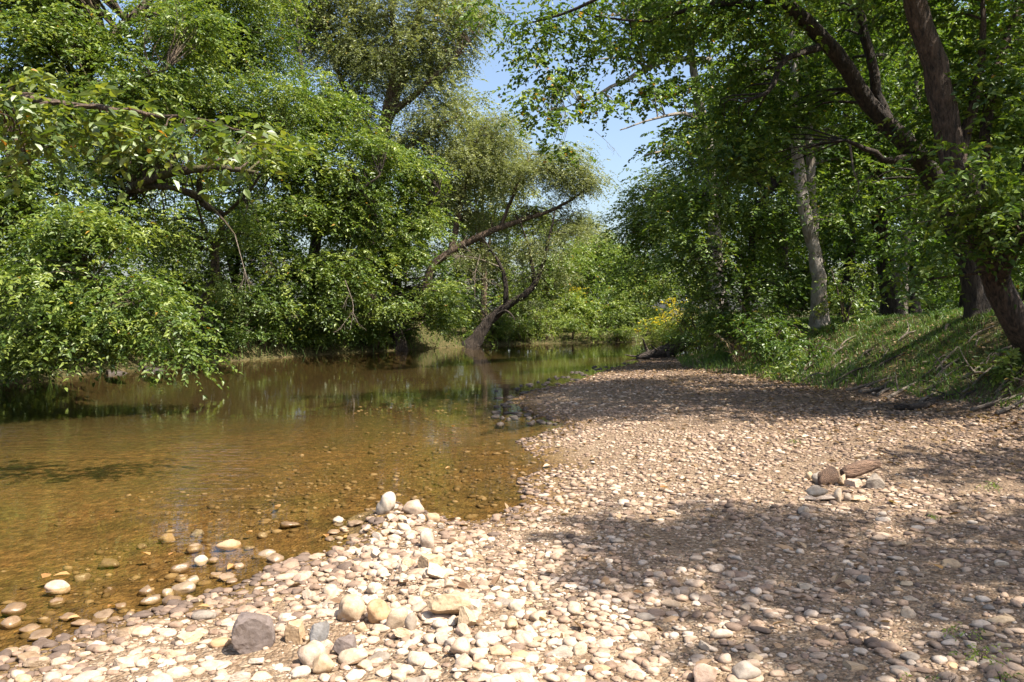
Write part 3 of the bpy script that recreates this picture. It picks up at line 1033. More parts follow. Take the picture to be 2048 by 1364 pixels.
# leafy near-left tree sweeping down to the water
x0, y0 = foot(-60, 21.0), 21.0
build_tree("maple_tree", "leafy tree sweeping its boughs down to the water at the left bank", "tree", (x0, y0),
           [trunk_from(x0, y0, [(-50, 520, 20.8, 0.26), (20, 330, 20.5, 0.2), (110, 270, 20.5, 0.17), (190, 110, 20.8, 0.14), (300, 0, 21, 0.1), (400, -120, 21, 0.05)], 0.3),
            L4([(20, 360, 20.5, 0.16), (60, 440, 19, 0.09), (140, 520, 17.5, 0.055), (240, 590, 16.8, 0.03), (330, 650, 16.4, 0.012)]),
            L4([(-20, 480, 20.5, 0.14), (20, 560, 18.5, 0.07), (80, 620, 17.2, 0.04), (150, 690, 16.6, 0.012)]),
            L4([(30, 330, 20.5, 0.15), (5, 280, 19, 0.08), (30, 350, 18, 0.04)]),
            L4([(80, 290, 20.5, 0.12), (180, 200, 19.5, 0.07), (330, 140, 19, 0.03)])],
           [(180, 470, 17.5, 1.3, 1.2, 0.8, 1.2), (100, 560, 17.0, 1.3, 1.2, 0.9, 1.2), (250, 600, 16.8, 1.1, 1.0, 0.7, 1.2), (330, 655, 16.5, 0.6, 0.6, 0.45), (170, 670, 16.8, 1.0, 0.9, 0.55, 1.1),
            (40, 690, 17.0, 0.9, 0.8, 0.5), (30, 440, 18.5, 1.3, 1.2, 1.0, 1.1), (60, 340, 19.0, 1.2, 1.0, 0.9), (365, 715, 16.3, 0.25, 0.3, 0.28),
            (90, 90, 20.0, 1.8, 1.5, 1.3), (240, 170, 19.5, 1.5, 1.4, 1.0), (-20, 200, 20.0, 1.6, 1.5, 1.5), (330, 60, 20.0, 1.4, 1.3, 1.0), (20, -60, 20.5, 2.5, 2, 1.6), (-160, 350, 20, 2.2, 2, 3.0, 0.8), (-120, 620, 19, 1.4, 1.4, 1.2, 0.8)],
           M_BARK_M, M_LEAF_A, leaf=0.115, width=0.5, lai=2.8, ovate=True, odd=0.003, tone=0.5, nl=12, per=8, spray=0.55)

# second: crooked stem with long horizontal mossy limb
x0, y0 = foot(385, 27.0), 27.0
build_tree("boxelder_tree", "crooked slender tree with a long horizontal mossy limb above the river", "tree", (x0, y0),
           [trunk_from(x0, y0, [(405, 605, 26.8, 0.17), (428, 560, 26.6, 0.15), (430, 500, 26.5, 0.13), (445, 430, 26.5, 0.11), (400, 395, 26.3, 0.1), (420, 250, 26.3, 0.08), (450, 80, 26.3, 0.05), (470, -60, 26, 0.02)], 0.22),
            L4([(405, 400, 26.3, 0.09), (330, 372, 24.5, 0.09), (260, 378, 22.5, 0.11), (340, 345, 22.0, 0.11), (430, 335, 21.5, 0.1), (515, 345, 21.2, 0.05)]),
            L4([(290, 372, 22.3, 0.08), (380, 382, 22, 0.06), (420, 410, 21.8, 0.045), (470, 470, 21.5, 0.02)]),
            L4([(440, 440, 26.5, 0.08), (500, 380, 26, 0.05), (560, 300, 25.5, 0.02)]),
            L4([(430, 500, 26.5, 0.06), (400, 430, 26.5, 0.04), (380, 350, 26.5, 0.02)])],
           [(300, 300, 23, 1.6, 1.4, 0.7), (430, 210, 25, 1.9, 1.6, 1.3), (330, 200, 24, 1.8, 1.6, 1.2), (500, 110, 26, 2.0, 1.7, 1.5), (380, 60, 25, 2.0, 1.8, 1.4), (470, -30, 26, 2.6, 2, 1.6),
            (250, 430, 24, 1.5, 1.3, 0.8, 0.8), (560, 230, 25.5, 1.6, 1.5, 1.2), (350, 470, 25.5, 1.3, 1.2, 0.8, 0.8), (520, 300, 23.5, 1.1, 1.0, 0.6), (440, 560, 25.0, 0.9, 1.0, 0.5, 0.6), (200, 330, 25, 1.8, 1.5, 1.2), (500, 470, 25.5, 1.0, 1.0, 0.7, 0.6),
            (180, 230, 26, 2.3, 1.8, 2.0, 0.8)],
           M_BARK_M, M_LEAF_A, leaf=0.11, width=0.48, lai=2.4, odd=0.004, tone=0.46, nl=13, per=9, bare=[(P(470, 470, 21.5), P(500, 580, 21), 0.018), (P(370, 380, 22), P(375, 300, 22), 0.015)])

# third: stout dark trunk
x0, y0 = foot(622, 31.5), 31.5
build_tree("ash_tree", "dense bright green tree on a stout dark trunk in mid bank", "tree", (x0, y0),
           [trunk_from(x0, y0, [(622, 600, 31.3, 0.24), (630, 500, 31, 0.21), (640, 380, 31, 0.17), (620, 250, 31, 0.12), (600, 110, 31, 0.07), (590, 0, 31, 0.03)], 0.3),
            L4([(632, 480, 31, 0.13), (700, 400, 30, 0.08), (760, 350, 29.5, 0.03)]),
            L4([(636, 420, 31, 0.12), (560, 360, 30, 0.08), (500, 330, 29, 0.03)]),
            L4([(625, 560, 31, 0.1), (560, 560, 29.5, 0.06), (500, 600, 28.5, 0.02)])],
           [(620, 330, 30, 2.2, 2.0, 1.4), (560, 430, 29.5, 1.6, 1.6, 1.0), (690, 420, 30, 1.8, 1.6, 1.2), (590, 540, 29.5, 1.6, 1.4, 0.9), (530, 600, 28.7, 1.2, 1.2, 0.7), (680, 540, 30, 1.6, 1.4, 1.0),
            (640, 610, 29.8, 1.2, 1.2, 0.6, 0.8), (730, 320, 30.5, 1.5, 1.5, 1.2), (610, 220, 31, 2.0, 2.0, 1.3), (700, 240, 31, 1.4, 1.4, 1.0, 0.8), (560, 320, 30, 1.5, 1.4, 1.0)],
           M_BARK_D, M_LEAF_A, leaf=0.14, width=0.5, lai=2.7, odd=0.003, tone=0.5, nl=13, per=8, bare=[(P(690, 560, 29), P(700, 660, 28.5), 0.02), (P(540, 480, 28.6), P(520, 580, 28.4), 0.02)])

# tall silvery tree behind
x0, y0 = foot(735, 38.0), 38.0
build_tree("silver_maple", "tall silvery grey leaved tree rising above the left bank", "tree", (x0, y0),
           [trunk_from(x0, y0, [(735, 500, 38, 0.36), (750, 330, 38, 0.32), (785, 210, 38, 0.26), (815, 120, 38, 0.2), (830, 60, 38, 0.16), (860, -40, 38, 0.1), (880, -160, 38, 0.04)], 0.45),
            L4([(765, 260, 38, 0.2), (790, 120, 37.5, 0.14), (785, 40, 37.5, 0.1), (775, -60, 37.5, 0.05)]),
            L4([(780, 230, 38, 0.16), (850, 170, 37, 0.12), (905, 120, 36.5, 0.06), (960, 60, 36, 0.02)]),
            L4([(760, 300, 38, 0.16), (690, 180, 38, 0.1), (650, 60, 38, 0.05)]),
            L4([(750, 350, 38, 0.14), (850, 270, 37, 0.09), (920, 230, 36.5, 0.03)])],
           [(760, 120, 38, 3.2, 3.0, 2.2), (860, 110, 37.5, 2.4, 2.4, 2.0), (880, 220, 37, 1.8, 1.8, 1.5), (680, 90, 38, 2.6, 2.4, 2.0), (800, 10, 38, 3.4, 3, 2.0), (640, -10, 38, 3, 2.6, 2.0), (920, 20, 37.5, 1.8, 2.2, 1.8),
            (800, 280, 37.5, 2.4, 2, 1.5), (700, 220, 38.5, 2.2, 2, 1.6), (560, 60, 39, 2.2, 2, 2, 0.8), (900, 300, 37.5, 1.3, 1.4, 1.0, 0.7)],
           M_BARK_B, M_LEAF_S, leaf=0.13, width=0.42, lai=2.2, twigs=0.4, odd=0.006, tone=0.48, nl=14, per=9, csize=0.55, droop=0.8)

# bright mid tree by the bend
x0, y0 = foot(800, 34.0), 34.0
build_tree("elm_tree", "bright green broad tree leaning foliage over the bank shrubs", "tree", (x0, y0),
           [trunk_from(x0, y0, [(795, 600, 34, 0.2), (790, 500, 33.8, 0.17), (770, 400, 33.6, 0.13), (760, 320, 33.5, 0.08), (750, 250, 33.5, 0.03)], 0.25),
            L4([(790, 500, 33.8, 0.11), (840, 430, 33.3, 0.07), (880, 380, 33, 0.03)]),
            L4([(788, 520, 33.8, 0.1), (720, 480, 33, 0.06), (680, 470, 32.5, 0.02)])],
           [(770, 340, 33, 2.0, 1.8, 1.2), (830, 420, 33.3, 1.5, 1.5, 1.2), (740, 450, 32.5, 1.7, 1.6, 1.2), (800, 520, 33, 1.8, 1.5, 1.1), (850, 580, 33.5, 1.3, 1.2, 0.9), (760, 600, 32.5, 1.4, 1.3, 0.8), (880, 640, 34.5, 1.0, 1.0, 0.6, 0.8), (850, 350, 34, 1.1, 1.2, 0.9, 0.8), (700, 560, 32, 1.3, 1.2, 0.9, 0.9)],
           M_BARK_D, M_LEAF_A, leaf=0.145, width=0.5, lai=2.9, odd=0.004, tone=0.52, nl=13, per=8, bare=[(P(870, 530, 33), P(900, 500, 33), 0.02)])

# tree with the slanting limb
x0, y0 = foot(835, 38.5), 38.5
build_tree("willow_tree", "grey green willow with one long limb slanting up over the water", "tree", (x0, y0),
           [trunk_from(x0, y0, [(845, 600, 38.3, 0.26), (868, 530, 38, 0.2), (930, 488, 37.8, 0.165), (1000, 455, 37.6, 0.13), (1090, 425, 37.5, 0.09), (1145, 398, 37.5, 0.06), (1190, 365, 37.5, 0.02)], 0.34),
            L4([(900, 508, 37.9, 0.16), (920, 420, 38, 0.12), (940, 330, 38, 0.07), (960, 260, 38, 0.02)]),
            L4([(1000, 455, 37.6, 0.1), (1035, 370, 37.5, 0.07), (1060, 310, 37.5, 0.02)])],
           [(980, 350, 38, 1.9, 1.8, 1.2), (1080, 345, 37.6, 1.7, 1.6, 0.9), (1150, 365, 37.5, 1.2, 1.3, 0.7), (900, 380, 38.5, 1.4, 1.4, 1.2), (1000, 280, 38.5, 1.5, 1.4, 0.7), (920, 300, 39, 1.3, 1.3, 1.0), (1060, 430, 39.3, 1.4, 1.0, 0.6), (960, 440, 39.5, 1.4, 1.0, 0.8, 0.8), (1175, 340, 37.5, 0.8, 0.8, 0.55), (1130, 310, 37.8, 1.1, 1.0, 0.6), (1010, 240, 38.5, 1.0, 1.0, 0.6, 0.8), (1140, 440, 39.2, 1.1, 0.9, 0.6)],
           M_BARK_B, M_LEAF_S, leaf=0.115, width=0.36, lai=2.9, twigs=0.35, odd=0.004, tone=0.5, nl=14, per=9, csize=0.45, droop=0.7)

# leaning tree
x0, y0 = foot(938, 37.4), 37.4
build_tree("leaning_tree", "dark forked tree leaning out over the water from the far bank", "tree", (x0, y0),
           [[(x0, y0, -0.2, 0.36)] + L4([(962, 664, 37.3, 0.29), (988, 632, 37.2, 0.23), (1025, 605, 37, 0.17), (1062, 578, 36.9, 0.14), (1082, 540, 36.9, 0.11), (1095, 490, 36.9, 0.08), (1110, 420, 36.9, 0.03)]),
            L4([(1012, 612, 37.1, 0.14), (1012, 570, 37, 0.11), (1003, 535, 37, 0.09), (985, 505, 37, 0.05), (960, 470, 37, 0.02)]),
            L4([(1068, 570, 36.9, 0.1), (1060, 500, 37, 0.06), (1040, 440, 37, 0.02)]),
            L4([(990, 632, 37.2, 0.1), (1015, 622, 36.5, 0.06), (1030, 640, 36, 0.02)])],
           [(1090, 480, 37, 1.0, 1.1, 0.9, 0.8), (1020, 510, 38.4, 1.1, 0.9, 0.8, 0.7), (960, 520, 37.6, 1.0, 1.0, 0.9, 0.7), (1120, 540, 37, 0.7, 0.8, 0.7, 0.6), (1060, 600, 37.5, 0.8, 0.6, 0.35, 0.8), (1050, 560, 38.3, 0.7, 0.7, 0.5, 0.6), (1150, 470, 37, 0.7, 0.8, 0.6, 0.6), (940, 600, 38.6, 0.7, 0.5, 0.5, 0.7)],
           M_BARK_D, M_LEAF_S, leaf=0.115, width=0.38, lai=2.6, twigs=0.35, odd=0.004, tone=0.46, nl=13, per=8, droop=0.8,
           bare=[(P(1003, 535, 37), P(900, 510, 36.5), 0.045), (P(960, 510, 36.8), P(950, 600, 36.5), 0.03), (P(990, 560, 37), P(930, 560, 36.6), 0.025)])

# beyond the left bank and the bend
FAR = [
    ("tall background tree filling the gap behind the horizontal limb", 470, 33, [(440, 450, 33, 2.4, 1.8, 1.8), (540, 470, 33.5, 2.2, 1.8, 1.6), (480, 560, 33, 2.6, 1.8, 1.1), (380, 520, 33, 2.2, 1.8, 1.4), (480, 330, 34, 2.6, 2, 1.6)], M_LEAF_A, 0.5, 0.16, 1.7),
    ("tall background tree filling the gap behind the willow", 930, 50, [(900, 520, 49, 2.8, 2, 2.2), (980, 540, 49, 2.6, 2, 2.0), (920, 620, 48, 2.8, 2, 1.3), (1010, 610, 48, 2.4, 2, 1.3), (960, 440, 50, 3, 2.2, 2.0), (1060, 470, 50, 2.6, 2, 2.0), (1090, 570, 49, 2.4, 2, 1.8)], M_LEAF_A, 0.55, 0.18, 2.0),
    ("background thicket tree behind the sweeping boughs", 120, 30, [(60, 600, 29, 2.6, 2, 1.4), (200, 600, 29, 2.4, 2, 1.3), (130, 500, 30, 2.4, 2, 1.6), (-60, 560, 29, 3, 2, 2)], M_LEAF_B, 0.45, 0.17, 1.9),
    ("background thicket tree behind the crooked slender tree", 340, 34, [(330, 590, 33, 2.4, 2, 1.3), (420, 620, 33, 2.2, 2, 1.0), (300, 480, 34, 2.6, 2, 1.5), (350, 380, 35, 2.6, 2, 1.8, 0.8)], M_LEAF_A, 0.4, 0.17, 1.9),
    ("background thicket tree behind the stout dark trunk", 560, 37, [(540, 620, 36, 2.2, 2, 0.9), (640, 600, 37, 2.6, 2, 1.3), (570, 420, 38, 2.6, 2, 1.6, 0.8), (700, 520, 39, 2.6, 2, 1.8)], M_LEAF_A, 0.45, 0.17, 1.9),
    ("background thicket tree behind the elm and willow", 800, 43, [(780, 620, 42, 2.8, 2, 1.3), (880, 600, 43, 2.6, 2, 1.6), (820, 480, 44, 3, 2.4, 2.0), (720, 440, 44, 3, 2.4, 2.0)], M_LEAF_B, 0.5, 0.18, 1.9),
    ("tall pale tree standing behind the leaning tree", 965, 47, [(960, 300, 47, 2.6, 2.4, 2.2), (930, 220, 47, 1.5, 1.6, 2.0, 0.7), (1000, 370, 47, 2.4, 2, 2), (880, 400, 46, 2.5, 2, 2.5)], M_LEAF_S, 0.5, 0.18, 2.0),
    ("yellow green bushy tree on the bank right of the leaning trunk", 1095, 46, [(1090, 560, 45.5, 1.8, 1.6, 1.3), (1130, 600, 45, 1.5, 1.4, 1.0), (1060, 620, 45, 1.5, 1.2, 0.9), (1120, 510, 46, 1.3, 1.3, 1.0)], M_LEAF_Y, 0.5, 0.16, 2.6),
    ("tall light green tree in the middle of the far bend", 1175, 50, [(1180, 540, 49.5, 1.9, 1.6, 2.0), (1160, 610, 48.5, 1.7, 1.5, 1.2), (1210, 600, 48.5, 1.5, 1.4, 1.2), (1200, 480, 50, 1.2, 1.2, 1.2, 0.8)], M_LEAF_Y, 0.42, 0.17, 2.6),
    ("slim blue green tree farthest up the river", 1178, 72, [(1175, 460, 72, 2.2, 2.0, 2.2, 0.9), (1160, 520, 72, 2.6, 2, 2.5), (1215, 510, 74, 2.4, 2, 2.2)], M_LEAF_S, 0.3, 0.24, 2.2),
    ("dark round tree at the far end of the river", 1255, 66, [(1250, 520, 66, 2.6, 2.2, 2.4), (1215, 570, 64, 2.4, 2, 2.2), (1290, 560, 64, 2.6, 2, 2.6), (1130, 560, 66, 3, 2, 2.6)], M_LEAF_B, 0.45, 0.22, 2.6),
    ("low spreading tree overhanging the far water", 1240, 47, [(1240, 625, 46.3, 1.5, 1.4, 0.9), (1190, 645, 45.6, 1.0, 1, 0.6), (1290, 635, 46.6, 1.3, 1.2, 0.8), (1265, 590, 47.5, 1.5, 1.3, 1.0)], M_LEAF_A, 0.55, 0.16, 2.8),
    ("sunlit yellow green tree facing the gap of sky", 1425, 33, [(1320, 400, 33, 1.6, 1.3, 1.1, 1.1), (1275, 465, 32.5, 1.2, 1.2, 1.0, 1.1), (1335, 480, 32.5, 1.5, 1.3, 1.2), (1290, 545, 32, 1.2, 1.1, 0.9), (1350, 560, 31.5, 1.2, 1.1, 1.0), (1355, 380, 33.5, 1.6, 1.4, 1.2)], M_LEAF_Y, 0.42, 0.13, 2.6),
]
for lab, px, y, bl, m, tn, lf, la in FAR:
    x0 = foot(px, y)
    top = P(bl[0][0], bl[0][1], bl[0][2])
    z0 = gz(x0, y)
    build_tree("far_tree", lab, "tree", (x0, y), [[(x0, y, z0 - 0.2, 0.2), (x0 + 0.1, y, (z0 * 2 + top[2]) / 3, 0.16), (*top, 0.05)]] +
               [[(x0 + 0.1, y, (z0 * 2 + top[2]) / 3, 0.1), (*P(b[0], b[1], b[2]), 0.02)] for b in bl[1:]],
               bl, M_BARK_B, m, leaf=lf, width=0.5, lai=la, tone=tn, nl=12, per=8, spray=0.65, csize=0.5, odd=0.004)

LAIK = 1.1
# ------------------------------------------------------------------ right bank
# sycamore with pale limbs
x0, y0 = foot(1440, 31.0), 31.0
build_tree("sycamore_tree", "airy sycamore with pale limbs spread against the open sky", "tree", (x0, y0),
           [trunk_from(x0, y0, [(1435, 560, 31, 0.3), (1425, 420, 31, 0.26), (1418, 310, 31, 0.22), (1400, 215, 30.8, 0.18), (1385, 120, 30.5, 0.14), (1375, 20, 30.3, 0.1), (1370, -120, 30, 0.04)], 0.38),
            L4([(1405, 235, 30.8, 0.12), (1360, 228, 29.5, 0.07), (1300, 240, 28.5, 0.04), (1240, 260, 28, 0.02)]),
            L4([(1420, 120, 30.5, 0.13), (1345, 118, 29.8, 0.1), (1300, 135, 29.2, 0.085), (1240, 165, 28.8, 0.065), (1180, 195, 28.4, 0.03), (1130, 215, 28, 0.015)]),
            L4([(1300, 135, 29.2, 0.06), (1250, 115, 28.6, 0.04), (1190, 120, 28, 0.02)]),
            L4([(1345, 118, 29.8, 0.07), (1290, 60, 29, 0.05), (1240, 30, 28.5, 0.02)]),
            L4([(1425, 330, 31, 0.1), (1360, 300, 30, 0.06), (1290, 310, 29, 0.02)])],
           [(1330, 60, 29.5, 1.8, 1.6, 0.9, 0.8), (1240, 70, 28.8, 1.5, 1.4, 0.7, 0.7), (1370, 160, 30, 1.4, 1.4, 1.0, 0.8), (1290, 190, 29, 1.3, 1.2, 0.5, 0.8), (1210, 215, 28.5, 1.1, 1.0, 0.45, 0.9), (1125, 165, 28, 1.0, 1.0, 0.7, 1.2), (1080, 240, 27.8, 0.8, 0.9, 0.4, 0.9),
            (1370, 250, 30, 1.2, 1.2, 0.7, 0.9), (1320, 290, 29.3, 0.8, 0.9, 0.35, 0.9), (1150, 245, 28, 0.8, 0.8, 0.35, 0.9), (1400, 60, 30, 1.5, 1.5, 1.5), (1060, 190, 27.5, 0.6, 0.7, 0.3, 0.9), (1290, 120, 29, 1.2, 1.2, 0.4, 0.6), (1040, 110, 27.5, 0.6, 0.8, 0.4, 0.6), (1300, 0, 29, 2.4, 2, 0.9), (1110, 290, 28, 0.5, 0.6, 0.3)],
           M_BARK_P, M_LEAF_Y, leaf=0.15, width=0.85, lai=2.7, odd=0.02, tone=0.25, nl=8, per=6, ovate=True, csize=0.35, spray=0.5,
           bare=[(P(1190, 262, 28), P(1230, 300, 28), 0.008)])

# tree A: dark limb arching to the upper middle
x0, y0 = foot(1962, 15.0), 15.0
build_tree("arching_tree", "big dark tree whose main limb arches up and away over the gravel", "tree", (x0, y0),
           [trunk_from(x0, y0, [(1957, 600, 15, 0.21), (1940, 520, 14.9, 0.2), (1905, 430, 14.8, 0.19), (1850, 330, 14.7, 0.18), (1800, 270, 14.5, 0.17), (1745, 215, 14.4, 0.155), (1690, 135, 14.3, 0.14), (1620, 50, 14.2, 0.13), (1540, -10, 14, 0.11), (1430, -70, 13.8, 0.08), (1300, -110, 13.6, 0.03)], 0.25),
            L4([(1800, 275, 14.5, 0.12), (1755, 200, 14.4, 0.1), (1745, 130, 14.4, 0.085), (1725, 60, 14.4, 0.08), (1720, -40, 14.4, 0.05)]),
            L4([(1830, 310, 14.6, 0.1), (1775, 325, 14.3, 0.06), (1740, 300, 14.2, 0.05), (1690, 280, 14, 0.03)]),
            L4([(1640, 95, 14.2, 0.08), (1570, 120, 14, 0.05), (1540, 180, 13.8, 0.035), (1490, 205, 13.6, 0.015)]),
            L4([(1560, 10, 14.1, 0.08), (1420, 10, 14.5, 0.05), (1300, 40, 15, 0.03), (1180, 30, 15.5, 0.015)]),
            L4([(1420, -40, 13.9, 0.06), (1250, -20, 14.5, 0.04), (1120, 30, 15, 0.025), (1030, 50, 15.4, 0.01)]),
            L4([(1850, 330, 14.7, 0.08), (1880, 280, 14.2, 0.05), (1910, 180, 14, 0.02)])],
           [(1590, 220, 15.6, 1.3, 1.0, 0.6), (1530, 150, 15.3, 1.0, 0.9, 0.6), (1700, 40, 15.8, 1.2, 1.0, 0.8), (1490, 250, 15, 0.9, 0.9, 0.6), (1480, 310, 15.6, 0.9, 0.9, 0.6), (1500, 20, 14, 1.3, 1.2, 0.5),
            (1290, 40, 15, 0.9, 0.9, 0.35, 0.9), (1150, 30, 15.4, 0.9, 0.8, 0.3, 1.1), (1060, 50, 15.5, 0.6, 0.6, 0.3, 1.0), (1390, 20, 14.6, 1.0, 0.9, 0.4), (1740, 370, 15.8, 0.8, 0.8, 0.5), (1480, 360, 15, 0.8, 0.8, 0.5), (1110, 110, 15.4, 0.45, 0.5, 0.25, 0.9), (970, 20, 15.6, 0.5, 0.5, 0.25),
            (1240, 100, 15, 0.5, 0.5, 0.25, 0.7), (1800, 130, 16, 1.0, 0.9, 0.8), (1830, 470, 15.4, 0.7, 0.6, 0.5), (1400, -200, 14, 2.5, 2.2, 1.2, 0.55), (1650, -200, 14.5, 2.8, 2.5, 1.3, 0.55)],
           M_BARK_D, M_LEAF_B, leaf=0.1, width=0.54, lai=2.5, odd=0.003, tone=0.45, nl=12, per=8, ovate=True, spray=0.45, csize=0.36, twigs=0.3, bare=[(P(1700, 290, 13.9), P(1720, 370, 13.6), 0.02)])

# tree B: thick rough trunk leaning in from the right edge
x0, y0 = foot(2125, 12.4), 12.4
build_tree("leaning_oak", "thick rough barked tree leaning in at the right edge", "tree", (x0, y0),
           [trunk_from(x0, y0, [(2040, 665, 12.2, 0.19), (1988, 540, 12.1, 0.185), (1950, 430, 12, 0.18), (1908, 320, 11.9, 0.178), (1884, 220, 11.8, 0.175), (1862, 110, 11.7, 0.17), (1835, 20, 11.6, 0.165), (1800, -120, 11.5, 0.15), (1770, -300, 11.3, 0.1), (1750, -450, 11, 0.04)], 0.22),
            L4([(1985, 540, 12.1, 0.15), (2040, 420, 12, 0.12), (2060, 300, 12, 0.08), (2080, 150, 12, 0.04)]),
            L4([(1960, 470, 12, 0.12), (1970, 250, 12.3, 0.08), (2010, 90, 12.5, 0.07), (2045, 10, 12.6, 0.05), (2080, -100, 12.6, 0.02)]),
            L4([(1915, 330, 11.9, 0.1), (1960, 150, 12, 0.06), (1965, 0, 12, 0.03)]),
            L4([(2000, 570, 12.1, 0.1), (2040, 480, 11, 0.05), (2080, 430, 10.5, 0.02)]),
            L4([(1800, -60, 11.5, 0.1), (1700, -160, 11, 0.06), (1560, -200, 10.6, 0.02)])],
           [(1960, 350, 11.2, 0.8, 0.8, 0.5), (2030, 420, 11, 0.8, 0.8, 0.6), (2000, 440, 11.3, 0.5, 0.5, 0.4), (1895, 500, 11.6, 0.4, 0.4, 0.35, 0.6), (2045, 480, 11.4, 0.4, 0.5, 0.35), (1990, 170, 12.3, 1.0, 1.0, 0.9, 0.9), (2060, 60, 12.5, 1.0, 1.0, 0.9), (1900, 30, 12.6, 0.9, 0.9, 0.8, 0.8), (2050, 280, 12.2, 0.9, 0.9, 0.8), (1930, 200, 13.4, 0.8, 0.8, 0.8),
            (2110, 400, 11, 0.8, 0.8, 0.6), (1780, -260, 11.3, 2.6, 2.4, 1.4), (2050, -200, 12, 2.4, 2.2, 1.5), (1840, 560, 11.8, 0.45, 0.4, 0.3, 0.8)],
           M_BARK_O, M_LEAF_B, leaf=0.1, width=0.55, lai=2.5, twigs=0.4, odd=0.003, tone=0.5, nl=12, per=7, ovate=True, spray=0.45, csize=0.3,
           bare=[(P(1905, 400, 11.6), P(1960, 405, 11.4), 0.012)])

# pale twin stems
x0, y0 = foot(1640, 20.5), 20.5
build_tree("pale_tree", "pale grey barked twin stemmed tree at the top of the bank", "tree", (x0, y0),
           [trunk_from(x0, y0, [(1637, 560, 20.5, 0.185), (1626, 490, 20.5, 0.17), (1608, 420, 20.5, 0.155), (1598, 340, 20.5, 0.14), (1590, 240, 20.5, 0.12), (1585, 80, 20.5, 0.09), (1580, -100, 20.5, 0.04)], 0.21),
            L4([(1628, 500, 20.6, 0.14), (1626, 420, 20.8, 0.125), (1622, 330, 20.9, 0.11), (1615, 200, 21, 0.08), (1610, 20, 21, 0.04)])],
           [(1600, 250, 21, 1.8, 1.6, 0.9), (1540, 160, 21, 1.7, 1.6, 1.2), (1660, 150, 21.5, 1.8, 1.6, 1.3), (1600, 20, 21, 2.5, 2.2, 1.5), (1675, 440, 19.9, 0.25, 0.25, 0.25), (1690, 300, 21.5, 1.2, 1.2, 0.8)],
           M_BARK_P, M_LEAF_B, leaf=0.12, width=0.55, lai=2.4, tone=0.5, nl=12, per=8, csize=0.4)

# slanting dark understory tree in front of the pale one
x0, y0 = foot(1490, 22.5), 22.5
build_tree("drooping_tree", "dark drooping understory tree with a thin crooked stem", "tree", (x0, y0),
           [trunk_from(x0, y0, [(1495, 580, 22.3, 0.1), (1505, 500, 22, 0.09), (1508, 430, 21.8, 0.08), (1545, 375, 21.5, 0.065), (1590, 340, 21.2, 0.05), (1620, 290, 21, 0.03)], 0.13),
            L4([(1508, 440, 21.8, 0.05), (1450, 400, 21.5, 0.03), (1400, 390, 21.2, 0.015)]),
            L4([(1500, 520, 22, 0.04), (1440, 500, 21.5, 0.02), (1390, 520, 21, 0.01)])],
           [(1440, 400, 21.7, 1.4, 1.3, 0.8), (1520, 460, 21.8, 1.2, 1.1, 0.7), (1400, 490, 21.5, 1.0, 1.0, 0.7), (1470, 540, 21.6, 1.2, 1.1, 0.6), (1380, 420, 22, 1.0, 1.0, 0.9), (1530, 390, 21.3, 0.8, 0.8, 0.6), (1530, 580, 21.2, 0.7, 0.7, 0.4), (1350, 530, 23, 0.9, 0.9, 0.6), (1420, 310, 22.5, 1.3, 1.2, 0.8), (1500, 300, 22.5, 1.4, 1.2, 0.8), (1420, 580, 22, 0.9, 0.9, 0.4, 0.8)],
           M_BARK_D, M_LEAF_B, leaf=0.115, width=0.5, lai=2.5, tone=0.5, nl=12, per=8, csize=0.38, spray=0.5, droop=0.8)

# group of three trunks on the lawn edge
for (lab, nm, px, y, pts, r0, bk, bl) in [
    ("dark ivy clad tree with a flared foot on the lawn edge", "ivy_clad_tree", 1788, 21.0, [(1775, 540, 21, 0.23), (1763, 460, 21, 0.19), (1750, 350, 21, 0.17), (1755, 200, 21, 0.15), (1770, 0, 21, 0.08)], 0.27, M_BARK_D,
     [(1755, 440, 20.6, 0.9, 0.8, 0.9), (1728, 400, 20.8, 0.75, 0.8, 0.7), (1780, 520, 20.4, 0.4, 0.4, 0.7, 0.7), (1740, 250, 21, 1.8, 1.6, 1.3), (1820, 330, 21, 1.4, 1.3, 1.0), (1770, 80, 21, 2.4, 2, 1.6)]),
    ("pale broad trunked tree just behind the ivy clad one", "pale_trunked_tree", 1812, 23.5, [(1812, 540, 23.5, 0.2), (1818, 460, 23.5, 0.19), (1825, 330, 23.5, 0.16), (1840, 100, 23.5, 0.1)], 0.23, M_BARK_P,
     [(1840, 400, 23.3, 1.4, 1.3, 1.1), (1880, 250, 23.5, 2.0, 1.8, 1.6), (1840, 60, 23.5, 2.6, 2.2, 1.8)]),
    ("slim dark tree bending outward beside the pale trunk", "slim_tree", 1832, 20.3, [(1828, 560, 20.3, 0.12), (1832, 500, 20.3, 0.11), (1850, 460, 20.2, 0.1), (1885, 410, 20, 0.08), (1920, 330, 20, 0.04)], 0.15, M_BARK_D,
     [(1890, 430, 20, 0.9, 0.9, 0.7), (1850, 500, 19.8, 0.5, 0.5, 0.5, 0.7), (1930, 330, 20, 1.2, 1.2, 0.9), (1880, 340, 20.2, 1.0, 1.0, 0.8)]),
]:
    x0 = foot(px, y)
    build_tree(nm, lab, "tree", (x0, y), [trunk_from(x0, y, pts, r0)], bl, bk, M_LEAF_B, leaf=0.12, width=0.55, lai=2.3, tone=0.5, nl=12, per=8, csize=0.38, spray=0.5)

